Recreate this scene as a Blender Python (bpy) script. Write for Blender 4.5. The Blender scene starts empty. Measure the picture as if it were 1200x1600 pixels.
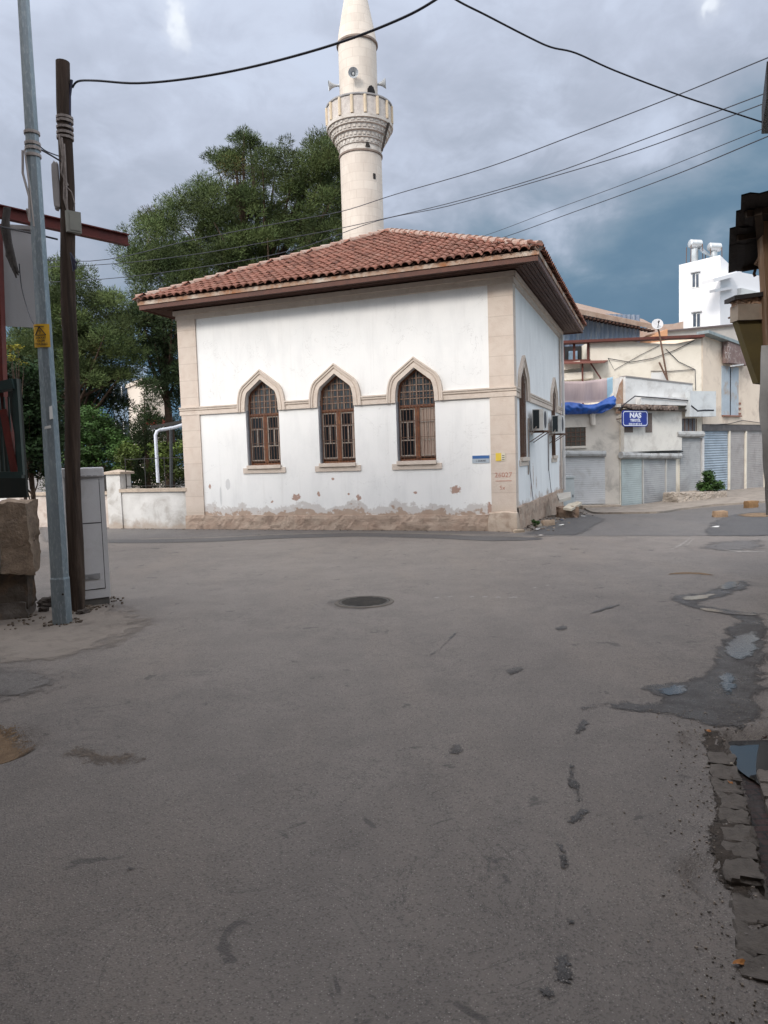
import bpy, math, random
from mathutils import Vector, Matrix, noise as mnoise
from mathutils.geometry import delaunay_2d_cdt
R = math.radians
random.seed(7)
sc = bpy.context.scene
# ------------------------------------------------------------------ camera
H = 1.7; F_PX = 1122.78; PITCH = 0.07411; ROLL = 0.03112
rt0 = Vector((1, 0, 0)); up0 = Vector((0, math.sin(PITCH), math.cos(PITCH))); FW = Vector((0, math.cos(PITCH), -math.sin(PITCH)))
RT = rt0*math.cos(ROLL) - up0*math.sin(ROLL); UP = rt0*math.sin(ROLL) + up0*math.cos(ROLL)
cam_d = bpy.data.cameras.new('camera'); cam = bpy.data.objects.new('camera', cam_d); sc.collection.objects.link(cam)
M = Matrix((RT, UP, -FW)).transposed().to_4x4(); M.translation = (0, 0, H); cam.matrix_world = M
cam_d.sensor_fit = 'HORIZONTAL'; cam_d.sensor_width = 36; cam_d.lens = F_PX/1200*36; cam_d.clip_start = .05; cam_d.clip_end = 3000
sc.camera = cam
O = Vector((0, 0, H))
def ray(x, y): return FW + RT*((x-600)/F_PX) - UP*((y-800)/F_PX)
def at(x, y, D):
    d = ray(x, y); return O + d*(D/d.y)
# ------------------------------------------------------------------ world, sun, exposure
SUN_EL, SUN_AZ = R(34), R(212)            # azimuth clockwise from +Y (the way we look)
SUN = Vector((math.sin(SUN_AZ)*math.cos(SUN_EL), math.cos(SUN_AZ)*math.cos(SUN_EL), math.sin(SUN_EL)))
class NT:
    """small helper for node trees"""
    def __init__(s, tree): s.t = tree; s.n = tree.nodes; s.l = tree.links
    def node(s, ty, **k):
        nd = s.n.new(ty)
        for a, b in k.items(): setattr(nd, a, b)
        return nd
    def put(s, sock, v):
        if v is None: return
        if hasattr(v, 'links') or isinstance(v, bpy.types.NodeSocket): s.l.new(v, sock)
        else:
            if isinstance(v, (tuple, list)) and len(v) == 3 and sock.type == 'RGBA': v = (*v, 1)
            sock.default_value = v
    def math(s, op, a, b=None, c=None, clamp=False):
        nd = s.node('ShaderNodeMath', operation=op, use_clamp=clamp)
        s.put(nd.inputs[0], a); s.put(nd.inputs[1], b); s.put(nd.inputs[2], c); return nd.outputs[0]
    def vmath(s, op, a, b=None):
        nd = s.node('ShaderNodeVectorMath', operation=op); s.put(nd.inputs[0], a); s.put(nd.inputs[1], b)
        return nd.outputs['Value'] if op in ('DOT_PRODUCT', 'DISTANCE', 'LENGTH') else nd.outputs[0]
    def noise(s, vec, scale, detail=4, rough=.55, dist=0, color=False):
        nd = s.node('ShaderNodeTexNoise'); s.put(nd.inputs['Vector'], vec)
        nd.inputs['Scale'].default_value = scale; nd.inputs['Detail'].default_value = detail
        nd.inputs['Roughness'].default_value = rough; nd.inputs['Distortion'].default_value = dist
        return nd.outputs[1 if color else 0]
    def ramp(s, fac, stops, interp='LINEAR'):
        nd = s.node('ShaderNodeValToRGB'); s.put(nd.inputs[0], fac); cr = nd.color_ramp; cr.interpolation = interp
        while len(cr.elements) < len(stops): cr.elements.new(.5)
        for e, (p, c) in zip(cr.elements, stops):
            e.position = p; e.color = (c, c, c, 1) if isinstance(c, (int, float)) else (*c, 1)
        return nd.outputs[0]
    def mix(s, fac, a, b, mode='MIX'):
        nd = s.node('ShaderNodeMix', data_type='RGBA', blend_type=mode)
        s.put(nd.inputs[0], fac); s.put(nd.inputs[6], a); s.put(nd.inputs[7], b); return nd.outputs[2]
    def rng(s, v, a, b, c=0., d=1., smooth=False):
        nd = s.node('ShaderNodeMapRange', interpolation_type='SMOOTHSTEP' if smooth else 'LINEAR'); s.put(nd.inputs[0], v)
        for i, x in zip((1, 2, 3, 4), (a, b, c, d)): s.put(nd.inputs[i], x)
        return nd.outputs[0]
    def sep(s, v):
        nd = s.node('ShaderNodeSeparateXYZ'); s.put(nd.inputs[0], v); return nd.outputs
    def comb(s, x, y, z):
        nd = s.node('ShaderNodeCombineXYZ'); s.put(nd.inputs[0], x); s.put(nd.inputs[1], y); s.put(nd.inputs[2], z); return nd.outputs[0]
world = bpy.data.worlds.new('World'); sc.world = world; world.use_nodes = True
w = NT(world.node_tree); w.n.clear()
sky = w.node('ShaderNodeTexSky', sky_type='NISHITA', sun_disc=False, sun_elevation=SUN_EL, sun_rotation=SUN_AZ)
gen = w.node('ShaderNodeTexCoord').outputs['Generated']
dx, dy, dz = w.sep(gen)
flat = w.vmath('MULTIPLY', gen, (1, 1, 2.0))
n1 = w.noise(flat, 2.3, 6, .5, .25); n2 = w.noise(w.vmath('ADD', flat, (3.1, 7.7, 1.3)), 6.5, 5, .55, .3)
n4 = w.noise(w.vmath('ADD', w.vmath('MULTIPLY', gen, (1, 1, 1.5)), (1.7, 4.4, 8.2)), 13, 5, .6, .8)
n3 = w.noise(w.vmath('ADD', flat, (9.1, 2.2, 5.3)), 1.35, 3, .5)
# cloud tone by height in the sky: dark rain bank low on the right, paler cloud above and to the left
t = w.math('ADD', w.math('ADD', w.math('MULTIPLY', dz, 2.45), -.30), w.math('MULTIPLY', dx, -.30))
t = w.math('ADD', t, w.math('MULTIPLY', w.math('SUBTRACT', n1, .5), .85))
t = w.math('ADD', t, w.math('MULTIPLY', w.math('SUBTRACT', n2, .5), .55))
t = w.math('ADD', t, w.math('MULTIPLY', w.math('MULTIPLY', w.math('SUBTRACT', n4, .5), w.rng(t, .2, .7, 0., 1.)), .34))
cl = w.ramp(t, [(0., (.125, .22, .32)), (.17, (.14, .24, .35)), (.28, (.20, .30, .40)), (.42, (.34, .41, .52)), (.60, (.44, .49, .60)), (.85, (.56, .62, .76)), (1., (.66, .73, .88))], 'B_SPLINE')
wisp = w.rng(w.math('ADD', w.math('ADD', w.math('MULTIPLY', n2, .7), w.math('MULTIPLY', n4, .3)), w.math('MULTIPLY', n3, .6)), .78, 1.06, 0., .75, True)
cl = w.mix(w.math('MULTIPLY', wisp, w.rng(t, .22, .5, 0., 1.)), cl, (.62, .70, .86))
for (px, py, r, s) in ((270, 20, .016, .8), (276, 38, .014, .7), (1112, 8, .016, .7), (1100, 22, .010, .6), (283, 58, .018, .35)):     # small bright breaks in the cloud
    d = ray(px, py).normalized()
    dd = w.vmath('DISTANCE', w.vmath('MULTIPLY', gen, (1, 1, .6)), (d.x, d.y, d.z*.6))
    dd = w.math('ADD', dd, w.math('MULTIPLY', w.math('SUBTRACT', w.noise(gen, 26, 3), .5), .055))
    cl = w.mix(w.rng(dd, .0, r*1.9, s*.35, 0., True), cl, (.80, .86, .98)); cl = w.mix(w.rng(dd, .0, r*.7, s, 0., True), cl, (.93, .98, 1.05))
# the cloud is brighter overhead and on the sun's side, behind the camera
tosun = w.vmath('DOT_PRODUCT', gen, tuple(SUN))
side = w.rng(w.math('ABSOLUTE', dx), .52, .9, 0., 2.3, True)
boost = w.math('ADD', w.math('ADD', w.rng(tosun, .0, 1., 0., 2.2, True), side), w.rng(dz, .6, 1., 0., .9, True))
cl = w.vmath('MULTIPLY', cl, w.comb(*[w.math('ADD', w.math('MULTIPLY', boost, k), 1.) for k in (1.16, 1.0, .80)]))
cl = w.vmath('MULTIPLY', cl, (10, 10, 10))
veil = w.rng(w.math('ADD', n1, w.math('MULTIPLY', n2, .3)), .35, .5, .9, 1.)
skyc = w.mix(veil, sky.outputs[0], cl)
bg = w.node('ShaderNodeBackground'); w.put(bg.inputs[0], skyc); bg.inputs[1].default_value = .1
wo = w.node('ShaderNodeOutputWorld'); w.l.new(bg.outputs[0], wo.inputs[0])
sl = bpy.data.lights.new('sun', 'SUN'); sl.energy = 2.05; sl.angle = R(12); sl.color = (1, .93, .84)
sun = bpy.data.objects.new('sun', sl); sc.collection.objects.link(sun); sun.rotation_euler = SUN.to_track_quat('Z', 'Y').to_euler()
vs = sc.view_settings; vs.view_transform = 'Standard'; vs.look = 'None'; vs.exposure = 0; vs.gamma = 1; vs.use_curve_mapping = False
sc.cycles.max_bounces = 5; sc.cycles.diffuse_bounces = 3; sc.cycles.glossy_bounces = 2; sc.cycles.transparent_max_bounces = 8
# ------------------------------------------------------------------ materials
MATS = {}
def mat(name, c1, c2=None, scale=3., rough=.8, bump=.0, bscale=30., spec=.3, metal=0., dirt=None, stretch=(1, 1, 1), attr=None, build=None):
    if name in MATS: return MATS[name]
    m = bpy.data.materials.new(name); m.use_nodes = True; t = NT(m.node_tree)
    b = m.node_tree.nodes['Principled BSDF']; b.inputs['Roughness'].default_value = rough
    b.inputs['Specular IOR Level'].default_value = spec; b.inputs['Metallic'].default_value = metal
    co = t.node('ShaderNodeTexCoord').outputs['Object']; st = t.vmath('MULTIPLY', co, stretch)
    c2 = c2 or tuple(x*.82 for x in c1)
    col = t.mix(t.rng(t.noise(st, scale, 5, .6), .32, .68), c1, c2)
    if dirt:
        dc, amt, ds = dirt
        col = t.mix(t.math('MULTIPLY', t.rng(t.noise(st, ds, 6, .65, .4), .5, .68), amt), col, dc)
    if attr:
        a = t.node('ShaderNodeAttribute', attribute_name=attr); col = t.mix(1., col, a.outputs['Color'], 'MULTIPLY')
    if build: col = build(t, co, col, b) or col
    t.put(b.inputs['Base Color'], col)
    if bump:
        bn = t.node('ShaderNodeBump'); bn.inputs['Strength'].default_value = bump; bn.inputs['Distance'].default_value = .02
        t.put(bn.inputs['Height'], t.noise(st, bscale, 5, .6)); t.l.new(bn.outputs[0], b.inputs['Normal'])
    MATS[name] = m; return m
def spots(t, co, pts, wob=.5, axes=(0, 2)):
    """mask of irregular spots at given (a, b, ra, rb) places of a wall's own plane"""
    s = t.sep(co); a, b = s[axes[0]], s[axes[1]]; nz = t.noise(co, 15, 6, .75); out = None
    for (x, z, ra, rb) in pts:
        q = t.math('ADD', t.math('POWER', t.math('DIVIDE', t.math('SUBTRACT', a, x), ra), 2.), t.math('POWER', t.math('DIVIDE', t.math('SUBTRACT', b, z), rb), 2.))
        out = q if out is None else t.math('MINIMUM', out, q)
    return t.rng(t.math('ADD', out, t.math('MULTIPLY', t.math('SUBTRACT', nz, .5), 5*wob)), .9, 1.0, 1., 0.)
# ------------------------------------------------------------------ object helpers
COL = sc.collection; ROOT = {}
def thing(name, label, cat, loc=(0, 0, 0), rotz=0, group=None, kind=None):
    o = bpy.data.objects.new(name, None); COL.objects.link(o); o.location = loc; o.rotation_euler = (0, 0, rotz); o.empty_display_size = .2
    o['label'] = label; o['category'] = cat
    if group: o['group'] = group
    if kind: o['kind'] = kind
    ROOT[o] = (Matrix.Translation(Vector(loc)) @ Matrix.Rotation(rotz, 4, 'Z')).inverted(); return o
class MB:
    def __init__(s): s.v = []; s.f = []; s.c = []
    def add(s, vs, fs, col=None):
        n = len(s.v); s.v += [tuple(x) for x in vs]; s.f += [tuple(i+n for i in f) for f in fs]
        s.c += [col or (1, 1, 1)]*len(fs); return s
    def hexa(s, p, col=None): return s.add(p, [(0, 3, 2, 1), (4, 5, 6, 7), (0, 1, 5, 4), (1, 2, 6, 5), (2, 3, 7, 6), (3, 0, 4, 7)], col)
    def box(s, x0, x1, y0, y1, z0, z1, col=None):
        return s.hexa([(x0, y0, z0), (x1, y0, z0), (x1, y1, z0), (x0, y1, z0), (x0, y0, z1), (x1, y0, z1), (x1, y1, z1), (x0, y1, z1)], col)
    def fbox(s, F, s0, s1, z0, z1, o0, o1, col=None):      # box on a facade: along, up, outwards
        return s.hexa([F.pt(s0, z0, o1), F.pt(s1, z0, o1), F.pt(s1, z0, o0), F.pt(s0, z0, o0), F.pt(s0, z1, o1), F.pt(s1, z1, o1), F.pt(s1, z1, o0), F.pt(s0, z1, o0)], col)
    def fpoly(s, F, pts, o0, o1):
        n = len(pts); vs = [F.pt(a, z, o0) for a, z in pts] + [F.pt(a, z, o1) for a, z in pts]
        return s.add(vs, [tuple(range(n)), tuple(range(2*n-1, n-1, -1))] + [(i, i+n, (i+1) % n+n, (i+1) % n) for i in range(n)])
    def bar(s, a, b, wd, ht=None):
        a, b = Vector(a), Vector(b); ht = ht or wd; d = (b-a).normalized()
        x = d.cross(Vector((0, 0, 1))); x = x.normalized() if x.length > .05 else Vector((1, 0, 0)); y = x.cross(d).normalized()
        x *= wd/2; y *= ht/2
        return s.hexa([a-x-y, a+x-y, a+x+y, a-x+y, b-x-y, b+x-y, b+x+y, b-x+y])
    def tube(s, pts, r, n=8, cap=True):
        pts = [Vector(p) for p in pts]; rs = r if isinstance(r, (list, tuple)) else [r]*len(pts); vs = []; fs = []; ref = None
        for i, p in enumerate(pts):
            d = (pts[min(i+1, len(pts)-1)]-pts[max(i-1, 0)]).normalized()
            if ref is None: ref = Vector((0, 0, 1)) if abs(d.z) < .9 else Vector((1, 0, 0))
            x = d.cross(ref).normalized(); y = x.cross(d).normalized(); ref = -y if False else ref
            vs += [p + x*math.cos(2*math.pi*k/n)*rs[i] + y*math.sin(2*math.pi*k/n)*rs[i] for k in range(n)]
        for i in range(len(pts)-1):
            for k in range(n): fs.append((i*n+k, i*n+(k+1) % n, (i+1)*n+(k+1) % n, (i+1)*n+k))
        if cap: fs += [tuple(range(n-1, -1, -1)), tuple(range((len(pts)-1)*n, len(pts)*n))]
        return s.add(vs, fs)
    def lathe(s, c, prof, n=32, axis=None):
        c = Vector(c); ax = Vector(axis).normalized() if axis else Vector((0, 0, 1))
        x = ax.cross(Vector((0, 0, 1))) if abs(ax.z) < .99 else Vector((1, 0, 0)); x.normalize(); y = ax.cross(x)
        vs = []; fs = []
        for r, z in prof: vs += [c + ax*z + (x*math.cos(2*math.pi*k/n) + y*math.sin(2*math.pi*k/n))*r for k in range(n)]
        for i in range(len(prof)-1):
            for k in range(n): fs.append((i*n+k, i*n+(k+1) % n, (i+1)*n+(k+1) % n, (i+1)*n+k))
        return s.add(vs, fs)
    def rock(s, c, sx, sy, sz, seed=0, n=2, rough=.25, rot=0, col=None):
        """roughened block"""
        import bmesh
        bm = bmesh.new(); bmesh.ops.create_cube(bm, size=2); bmesh.ops.subdivide_edges(bm, edges=bm.edges[:], cuts=n*2, use_grid_fill=True)
        cr, sr = math.cos(rot), math.sin(rot); vs = []
        for v in bm.verts:
            p = v.co.copy(); q = p.normalized()*1.25; p = p*.72 + q*.28
            p *= 1 + rough*mnoise.noise(p*1.7 + Vector((seed*3.3, seed, 1)))
            x, y, z = p.x*sx/2, p.y*sy/2, p.z*sz/2
            vs.append((c[0]+x*cr-y*sr, c[1]+x*sr+y*cr, c[2]+z))
        s.add(vs, [tuple(v.index for v in f.verts) for f in bm.faces], col); bm.free(); return s
    def build(s, name, m, parent=None, smooth=False, label=None, world=True):
        me = bpy.data.meshes.new(name); r = parent
        while r is not None and r.parent is not None: r = r.parent
        vs = s.v
        if parent is not None and world: mi = ROOT[r]; vs = [mi @ Vector(v) for v in s.v]
        me.from_pydata(vs, [], s.f); me.materials.append(m)
        if any(c != (1, 1, 1) for c in s.c):
            a = me.color_attributes.new('tint', 'FLOAT_COLOR', 'CORNER'); buf = []
            for p, c in zip(me.polygons, s.c): buf += [*c, 1.]*p.loop_total
            a.data.foreach_set('color', buf)
        if smooth:
            me.polygons.foreach_set('use_smooth', [True]*len(me.polygons))
            if smooth != 'all': me.set_sharp_from_angle(angle=R(40))
        o = bpy.data.objects.new(name, me); COL.objects.link(o)
        if parent is not None: o.parent = parent
        if label: o['label'] = label
        return o
def solo(name, mb, m, label, cat, group=None, smooth=False, kind=None, base=None):
    """a thing that is one mesh; its origin goes to its base"""
    xs = [v[0] for v in mb.v]; ys = [v[1] for v in mb.v]; zs = [v[2] for v in mb.v]
    b = Vector(base) if base else Vector(((min(xs)+max(xs))/2, (min(ys)+max(ys))/2, min(zs)))
    mb.v = [(v[0]-b.x, v[1]-b.y, v[2]-b.z) for v in mb.v]
    o = mb.build(name, m, None, smooth); o.location = b
    if label: o['label'] = label
    if cat: o['category'] = cat
    if group: o['group'] = group
    if kind: o['kind'] = kind
    return o
class Face:
    """a vertical plane; A is its left end as the camera sees it"""
    def __init__(s, A, B):
        s.A = Vector((A[0], A[1], 0)); B = Vector((B[0], B[1], 0)); s.L = (B-s.A).length; s.d = (B-s.A)/s.L; s.n = Vector((s.d.y, -s.d.x, 0))
    def pt(s, a, z, o=0): return s.A + s.d*a + s.n*o + Vector((0, 0, z))
    def px(s, x, y, o=0):
        P0 = s.A + s.n*o; d = ray(x, y); t = ((P0-O).dot(s.n))/d.dot(s.n); P = O+d*t
        return (P-s.A).dot(s.d), P.z
# ------------------------------------------------------------------ ground
def smooth(x): x = max(0., min(1., x)); return x*x*(3-2*x)
def kerb_x(y): return 1.26 + (y-2.33)*(1.97-1.26)/(4.14-2.33)
def gz(x, y, fine=True):
    z = -.40*smooth((y-17)/9)*smooth((x-3)/3)*(1-.55*smooth((x-9)/6))
    if fine and y < 6 and x > .8:
        k = smooth((x-kerb_x(y)-.0)/.04)*smooth((4.28-y)/.1); z -= .075*k
    for (cx, cy, rx, ry, dp) in ((-2.62, 4.32, .42, .34, .05), (5.2, 12.2, .9, .25, .015), (1.28, 2.72, .12, .16, .035), (1.80, 4.05, .10, .16, .03)):
        q = ((x-cx)/rx)**2 + ((y-cy)/ry)**2
        if q < 1.6: z -= dp*smooth((1.35-q)/.7)
    return z
def ground_pt(x, y, dz=0.):
    z = 0.
    for _ in range(4):
        d = ray(x, y); t = (z-H)/d.z; P = O+d*t; z = gz(P.x, P.y, False)
    return Vector((P.x, P.y, gz(P.x, P.y)+dz))
def axis(a, b, dense):
    out = [a]; 
    while out[-1] < b:
        x = out[-1]; st = 30.
        for lo, hi, s_ in dense:
            if x < lo: st = min(st, max(s_, (lo-x)*.35))
            elif x > hi: st = min(st, max(s_, (x-hi)*.22))
            else: st = min(st, s_)
        out.append(x+st)
    return out
def asphalt(name, c1, c2, grit=1., wet=0., attrs=None):
    def bld(t, co, col, b):
        big = t.noise(co, .35, 5, .6, .5); mid = t.noise(co, 2.2, 6, .65, .3); streak = t.noise(t.vmath('MULTIPLY', co, (1, .25, 1)), 1.1, 5, .6)
        col = t.mix(t.rng(big, .35, .65), c1, c2)
        col = t.mix(t.math('MULTIPLY', t.rng(mid, .42, .70), .5), col, tuple(x*.68 for x in c1))
        col = t.mix(t.math('MULTIPLY', t.rng(streak, .48, .70), .5), col, (c1[0]*1.35, c1[1]*1.3, c1[2]*1.22))
        vo = t.node('ShaderNodeTexVoronoi'); t.put(vo.inputs['Vector'], co); vo.inputs['Scale'].default_value = 125; vo.inputs['Randomness'].default_value = 1.
        s = t.sep(vo.outputs['Color'])
        lite = t.math('MULTIPLY', t.rng(s[0], .76, .95), t.rng(vo.outputs['Distance'], .25, .45, 1., 0.))
        dark = t.math('MULTIPLY', t.rng(s[1], .72, .95), .6)
        col = t.mix(t.math('MULTIPLY', dark, grit), col, tuple(x*.38 for x in c1))
        col = t.mix(t.math('MULTIPLY', lite, .75*grit), col, (.36, .33, .30))
        # fine cracks and small dark marks
        wv = t.noise(co, 1.7, 7, .7, 1.2)
        crack = t.rng(t.math('ABSOLUTE', t.math('SUBTRACT', wv, .5)), .0, .008, 1., 0.)
        crack = t.math('MULTIPLY', crack, t.rng(t.noise(co, .5, 2), .42, .52))
        col = t.mix(t.math('MULTIPLY', crack, .6), col, (.03, .028, .026))
        mk = t.math('MULTIPLY', t.rng(t.noise(t.vmath('ADD', co, (4, 9, 0)), 3.3, 4, .6, .6), .655, .69), .6)
        col = t.mix(mk, col, (.035, .032, .03))
        bn = t.node('ShaderNodeBump'); bn.inputs['Strength'].default_value = .55; bn.inputs['Distance'].default_value = .006
        t.put(bn.inputs['Height'], t.math('ADD', vo.outputs['Distance'], t.math('MULTIPLY', t.noise(co, 14, 5), 1.5)))
        t.l.new(bn.outputs[0], b.inputs['Normal'])
        if wet: t.put(b.inputs['Roughness'], t.rng(t.noise(co, 3, 4, .6), .38, .60, .22, .6)); t.put(b.inputs['Specular IOR Level'], .6)
        return col
    return mat(name, c1, c2, rough=.62, spec=.55, build=bld)
M_ASPH = asphalt('worn_asphalt', (.160, .139, .124), (.202, .177, .157))
M_ASPHD = asphalt('dark_asphalt', (.060, .058, .060), (.085, .082, .082))
M_ASPHM = asphalt('grey_asphalt', (.115, .106, .102), (.135, .126, .120))
M_DAMP = asphalt('damp_asphalt', (.042, .037, .034), (.062, .054, .049), wet=1.)
M_DIRT = mat('dirt', (.24, .165, .10), (.15, .10, .062), 9, .95, .7, 40, dirt=((.07, .05, .035), .7, 5))
M_SLAB = mat('worn_concrete_ground', (.30, .262, .225), (.22, .192, .166), 2.2, .9, .5, 25, dirt=((.13, .11, .095), .6, 3.5))
xs = axis(-420, 420, [(-6, 8, .32), (-3.2, -2.1, .06), (1.1, 2.3, .035), (4, 7, .2), (3, 18, .6)])
ys = axis(-120, 600, [(1.6, 6, .10), (2.2, 4.4, .045), (10, 14, .12), (12, 34, .5)])
g = MB(); g.v = [(x, y, gz(x, y)) for y in ys for x in xs]; nx = len(xs)
g.f = [(j*nx+i, j*nx+i+1, (j+1)*nx+i+1, (j+1)*nx+i) for j in range(len(ys)-1) for i in range(nx-1)]; g.c = [(1, 1, 1)]*len(g.f)
go = g.build('ground', M_ASPH, None, smooth='all'); go['kind'] = 'structure'
def jag(pts, amp, n=4, seed=1.):
    out = []; P = [Vector((p[0], p[1])) for p in pts]
    for i in range(len(P)):
        a, b = P[i], P[(i+1) % len(P)]; L = (b-a).length; k = max(1, int(n*L/.3)); k = min(k, 60); nr = Vector((-(b-a).y, (b-a).x)).normalized() if L > 1e-6 else Vector((0, 0))
        for j in range(k):
            q = a.lerp(b, j/k); s_ = amp*(mnoise.noise(Vector((q.x*3.1, q.y*3.1, seed))) + .7*mnoise.noise(Vector((q.x*11, q.y*11, seed+5))))
            out.append(q + nr*s_)
    return out
def pip(x, y, P):
    r = False; n = len(P)
    for i in range(n):
        (x0, y0), (x1, y1) = P[i], P[(i+1) % n]
        if (y0 > y) != (y1 > y) and x < (x1-x0)*(y-y0)/(y1-y0)+x0: r = not r
    return r
SOFT = {}
def soft(m, fine=False):
    """the same material with a ragged, thinning edge"""
    key = (m.name, fine); fq = 3.2 if fine else 1.
    if key in SOFT: return SOFT[key]
    c = m.copy(); c.name = m.name + '_patch'; t = NT(c.node_tree); b = c.node_tree.nodes['Principled BSDF']
    e = t.node('ShaderNodeAttribute', attribute_name='edge').outputs['Fac']; co = t.node('ShaderNodeTexCoord').outputs['Object']
    nz = t.math('ADD', t.math('MULTIPLY', t.math('SUBTRACT', t.noise(co, 5*fq, 6, .75), .5), 3.2), t.math('MULTIPLY', t.math('SUBTRACT', t.noise(co, 70, 3, .8), .5), 2.8))
    t.put(b.inputs['Alpha'], t.math('GREATER_THAN', t.math('ADD', e, nz), .45)); SOFT[key] = c; return c
def smooth_poly(W):
    n = len(W); out = []
    for i in range(n):
        p0, p1, p2, p3 = (Vector((W[(i+k) % n][0], W[(i+k) % n][1])) for k in (-1, 0, 1, 2))
        k_ = max(2, min(8, int((p2-p1).length/.12)))
        for j in range(k_): t_ = j/k_; out.append(.5*((2*p1)+(p2-p0)*t_*.7+(2*p0*.7-5*p1+p1*.6+4*p2-p2*.6-.7*p3+.0*p3)*t_*t_*1.0+(3*p1-p0*.7-3*p2+.7*p3-p1*.6+p2*.6)*t_**3) if False else p1.lerp(p2, t_)*(1-.0))
    for _ in range(2): out = [(out[i-1]+out[i]*2+out[(i+1) % len(out)])/4 for i in range(len(out))]
    return out
def seg_d(p, B):
    best = 9.
    for i in range(len(B)):
        a, b = B[i-1], B[i]; ab = b-a; l2 = ab.length_squared; t_ = 0 if l2 < 1e-12 else max(0, min(1, (p-a).dot(ab)/l2)); d = (p-a-ab*t_).length
        if d < best: best = d
    return best
def sheet(name, px, m, dz=.004, amp=.03, step=.25, world=False, seed=1., kind='structure', n=4, label=None, cat=None, group=None, ragged=.16):
    W = [Vector(p) for p in px] if world else [ground_pt(*p) for p in px]
    if len(W) > 60: pass
    B = jag(smooth_poly(W), amp, n, seed); B = [b for i, b in enumerate(B) if (b-B[i-1]).length > .008]; mnx, mxx = min(p.x for p in B), max(p.x for p in B); mny, mxy = min(p.y for p in B), max(p.y for p in B)
    pts = list(B); edges = [(i, (i+1) % len(B)) for i in range(len(B))]
    step = max(step, (mxx-mnx)/80, (mxy-mny)/80)
    y = mny
    while y < mxy:
        x = mnx
        while x < mxx: pts.append(Vector((x+random.uniform(-.2, .2)*step, y+random.uniform(-.2, .2)*step))); x += step
        y += step
    near = []
    if ragged:
        for i in range(len(B)):
            tg = (B[(i+1) % len(B)]-B[i-1]); 
            if tg.length < 1e-6: continue
            nr = Vector((-tg.y, tg.x)).normalized()
            for sg in (1, -1):
                for fr_ in (1., .5):
                    q = B[i]+nr*ragged*sg*fr_
                    if pip(q.x, q.y, B) and seg_d(q, B) > ragged*fr_*.7: near.append(q)
        pts += near
    r = delaunay_2d_cdt(pts, edges, [list(range(len(B)))], 1, 1e-5)
    mb = MB(); mb.add([(p.x, p.y, gz(p.x, p.y)+dz) for p in r[0]], [tuple(f) for f in r[2]])
    if not ragged and dz > .03:
        k = len(mb.v); b0 = [(p.x, p.y, gz(p.x, p.y)+dz) for p in B]; mb.add(b0+[(x, y, z-dz-.05) for x, y, z in b0], [(i, (i+1) % len(B), (i+1) % len(B)+len(B), i+len(B)) for i in range(len(B))])
    o = solo(name, mb, soft(m, ragged < .05) if ragged else m, label, cat, kind=kind, smooth='all' if ragged else True, group=group)
    me = o.data
    if ragged:
        at_ = me.attributes.new('edge', 'FLOAT', 'POINT'); at_.data.foreach_set('value', [min(1., seg_d(Vector((p.x, p.y)), B)/ragged) for p in r[0]])
    if me.polygons and sum(p.normal.z for p in me.polygons) < 0: me.flip_normals()
    return o
# patches of other asphalt, worn concrete, damp stains (all real ground cover, a few millimetres thick)
sheet('side_street', [(700, 839), (850, 838.5), (1000, 838), (1200, 838), (1500, 838), (1500, 772), (1250, 778), (1200, 786), (1110, 792), (1060, 796), (985, 801), (925, 803), (895, 790), (884, 788), (872, 800), (850, 815), (822, 832)], M_ASPHM, amp=.05, step=.6)
sheet('street_patch', [(1095, 838), (1210, 838), (1400, 838), (1400, 800), (1200, 797), (1150, 803), (1118, 812), (1100, 825)], M_ASPHD, .008, amp=.08, step=.4)
sheet('street_patch', [(812, 836), (905, 837), (925, 826), (950, 812), (925, 804), (905, 800), (890, 806), (862, 820), (835, 829)], M_ASPHD, .008, amp=.06, step=.3)
sheet('road_trench', [(120, 849), (230, 849), (330, 847), (430, 842), (560, 838), (690, 842), (770, 846), (850, 844), (850, 840), (770, 838.5), (690, 835.5), (560, 832.5), (430, 836), (330, 841), (230, 843), (120, 843)], M_ASPHD, .006, amp=.03, step=.4, ragged=.05)
sheet('road_apron', [(60, 850), (165, 845), (230, 842), (330, 840), (430, 835), (560, 831.5), (690, 834), (790, 836), (806, 829), (297, 824), (180, 812), (60, 800)], M_ASPHM, .003, amp=.02, step=.4)
sheet('pavement', [(1030, 801), (1060, 795.5), (1110, 791), (1200, 785), (1330, 777), (1330, 762), (1197, 763), (1097, 768), (1060, 770), (1058, 782), (968, 793), (905, 790), (930, 801)], M_SLAB, .06, amp=.02, step=.4, ragged=0)
M_SLAB2 = mat('dusty_apron_concrete', (.235, .203, .175), (.20, .175, .152), 2.2, .9, .5, 25, dirt=((.13, .11, .095), .6, 3.5))
sheet('concrete_apron', [(-60, 1052), (30, 1043), (110, 1034), (190, 1010), (252, 974), (235, 955), (175, 940), (110, 930), (60, 950), (-60, 960)], M_SLAB2, .005, amp=.05, step=.2, ragged=.4)
sheet('street_patch', [(-60, 1046), (60, 1040), (118, 1052), (90, 1085), (20, 1100), (-60, 1105)], asphalt('patch_asphalt', (.135, .122, .112), (.155, .14, .128)), .009, amp=.04, ragged=.35)
sheet('earth_patch', [(-60, 1128), (20, 1132), (45, 1140), (62, 1165), (30, 1190), (-60, 1215)], M_DIRT, .004, amp=.05, step=.08, seed=3)
sheet('earth_patch', [(75, 1178), (130, 1160), (215, 1170), (225, 1185), (190, 1203), (110, 1200)], mat('dusty_asphalt', (.21, .165, .125), (.14, .12, .105), 6, .95, .7, 60), .004, amp=.08, step=.1, seed=4, ragged=.22)
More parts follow.
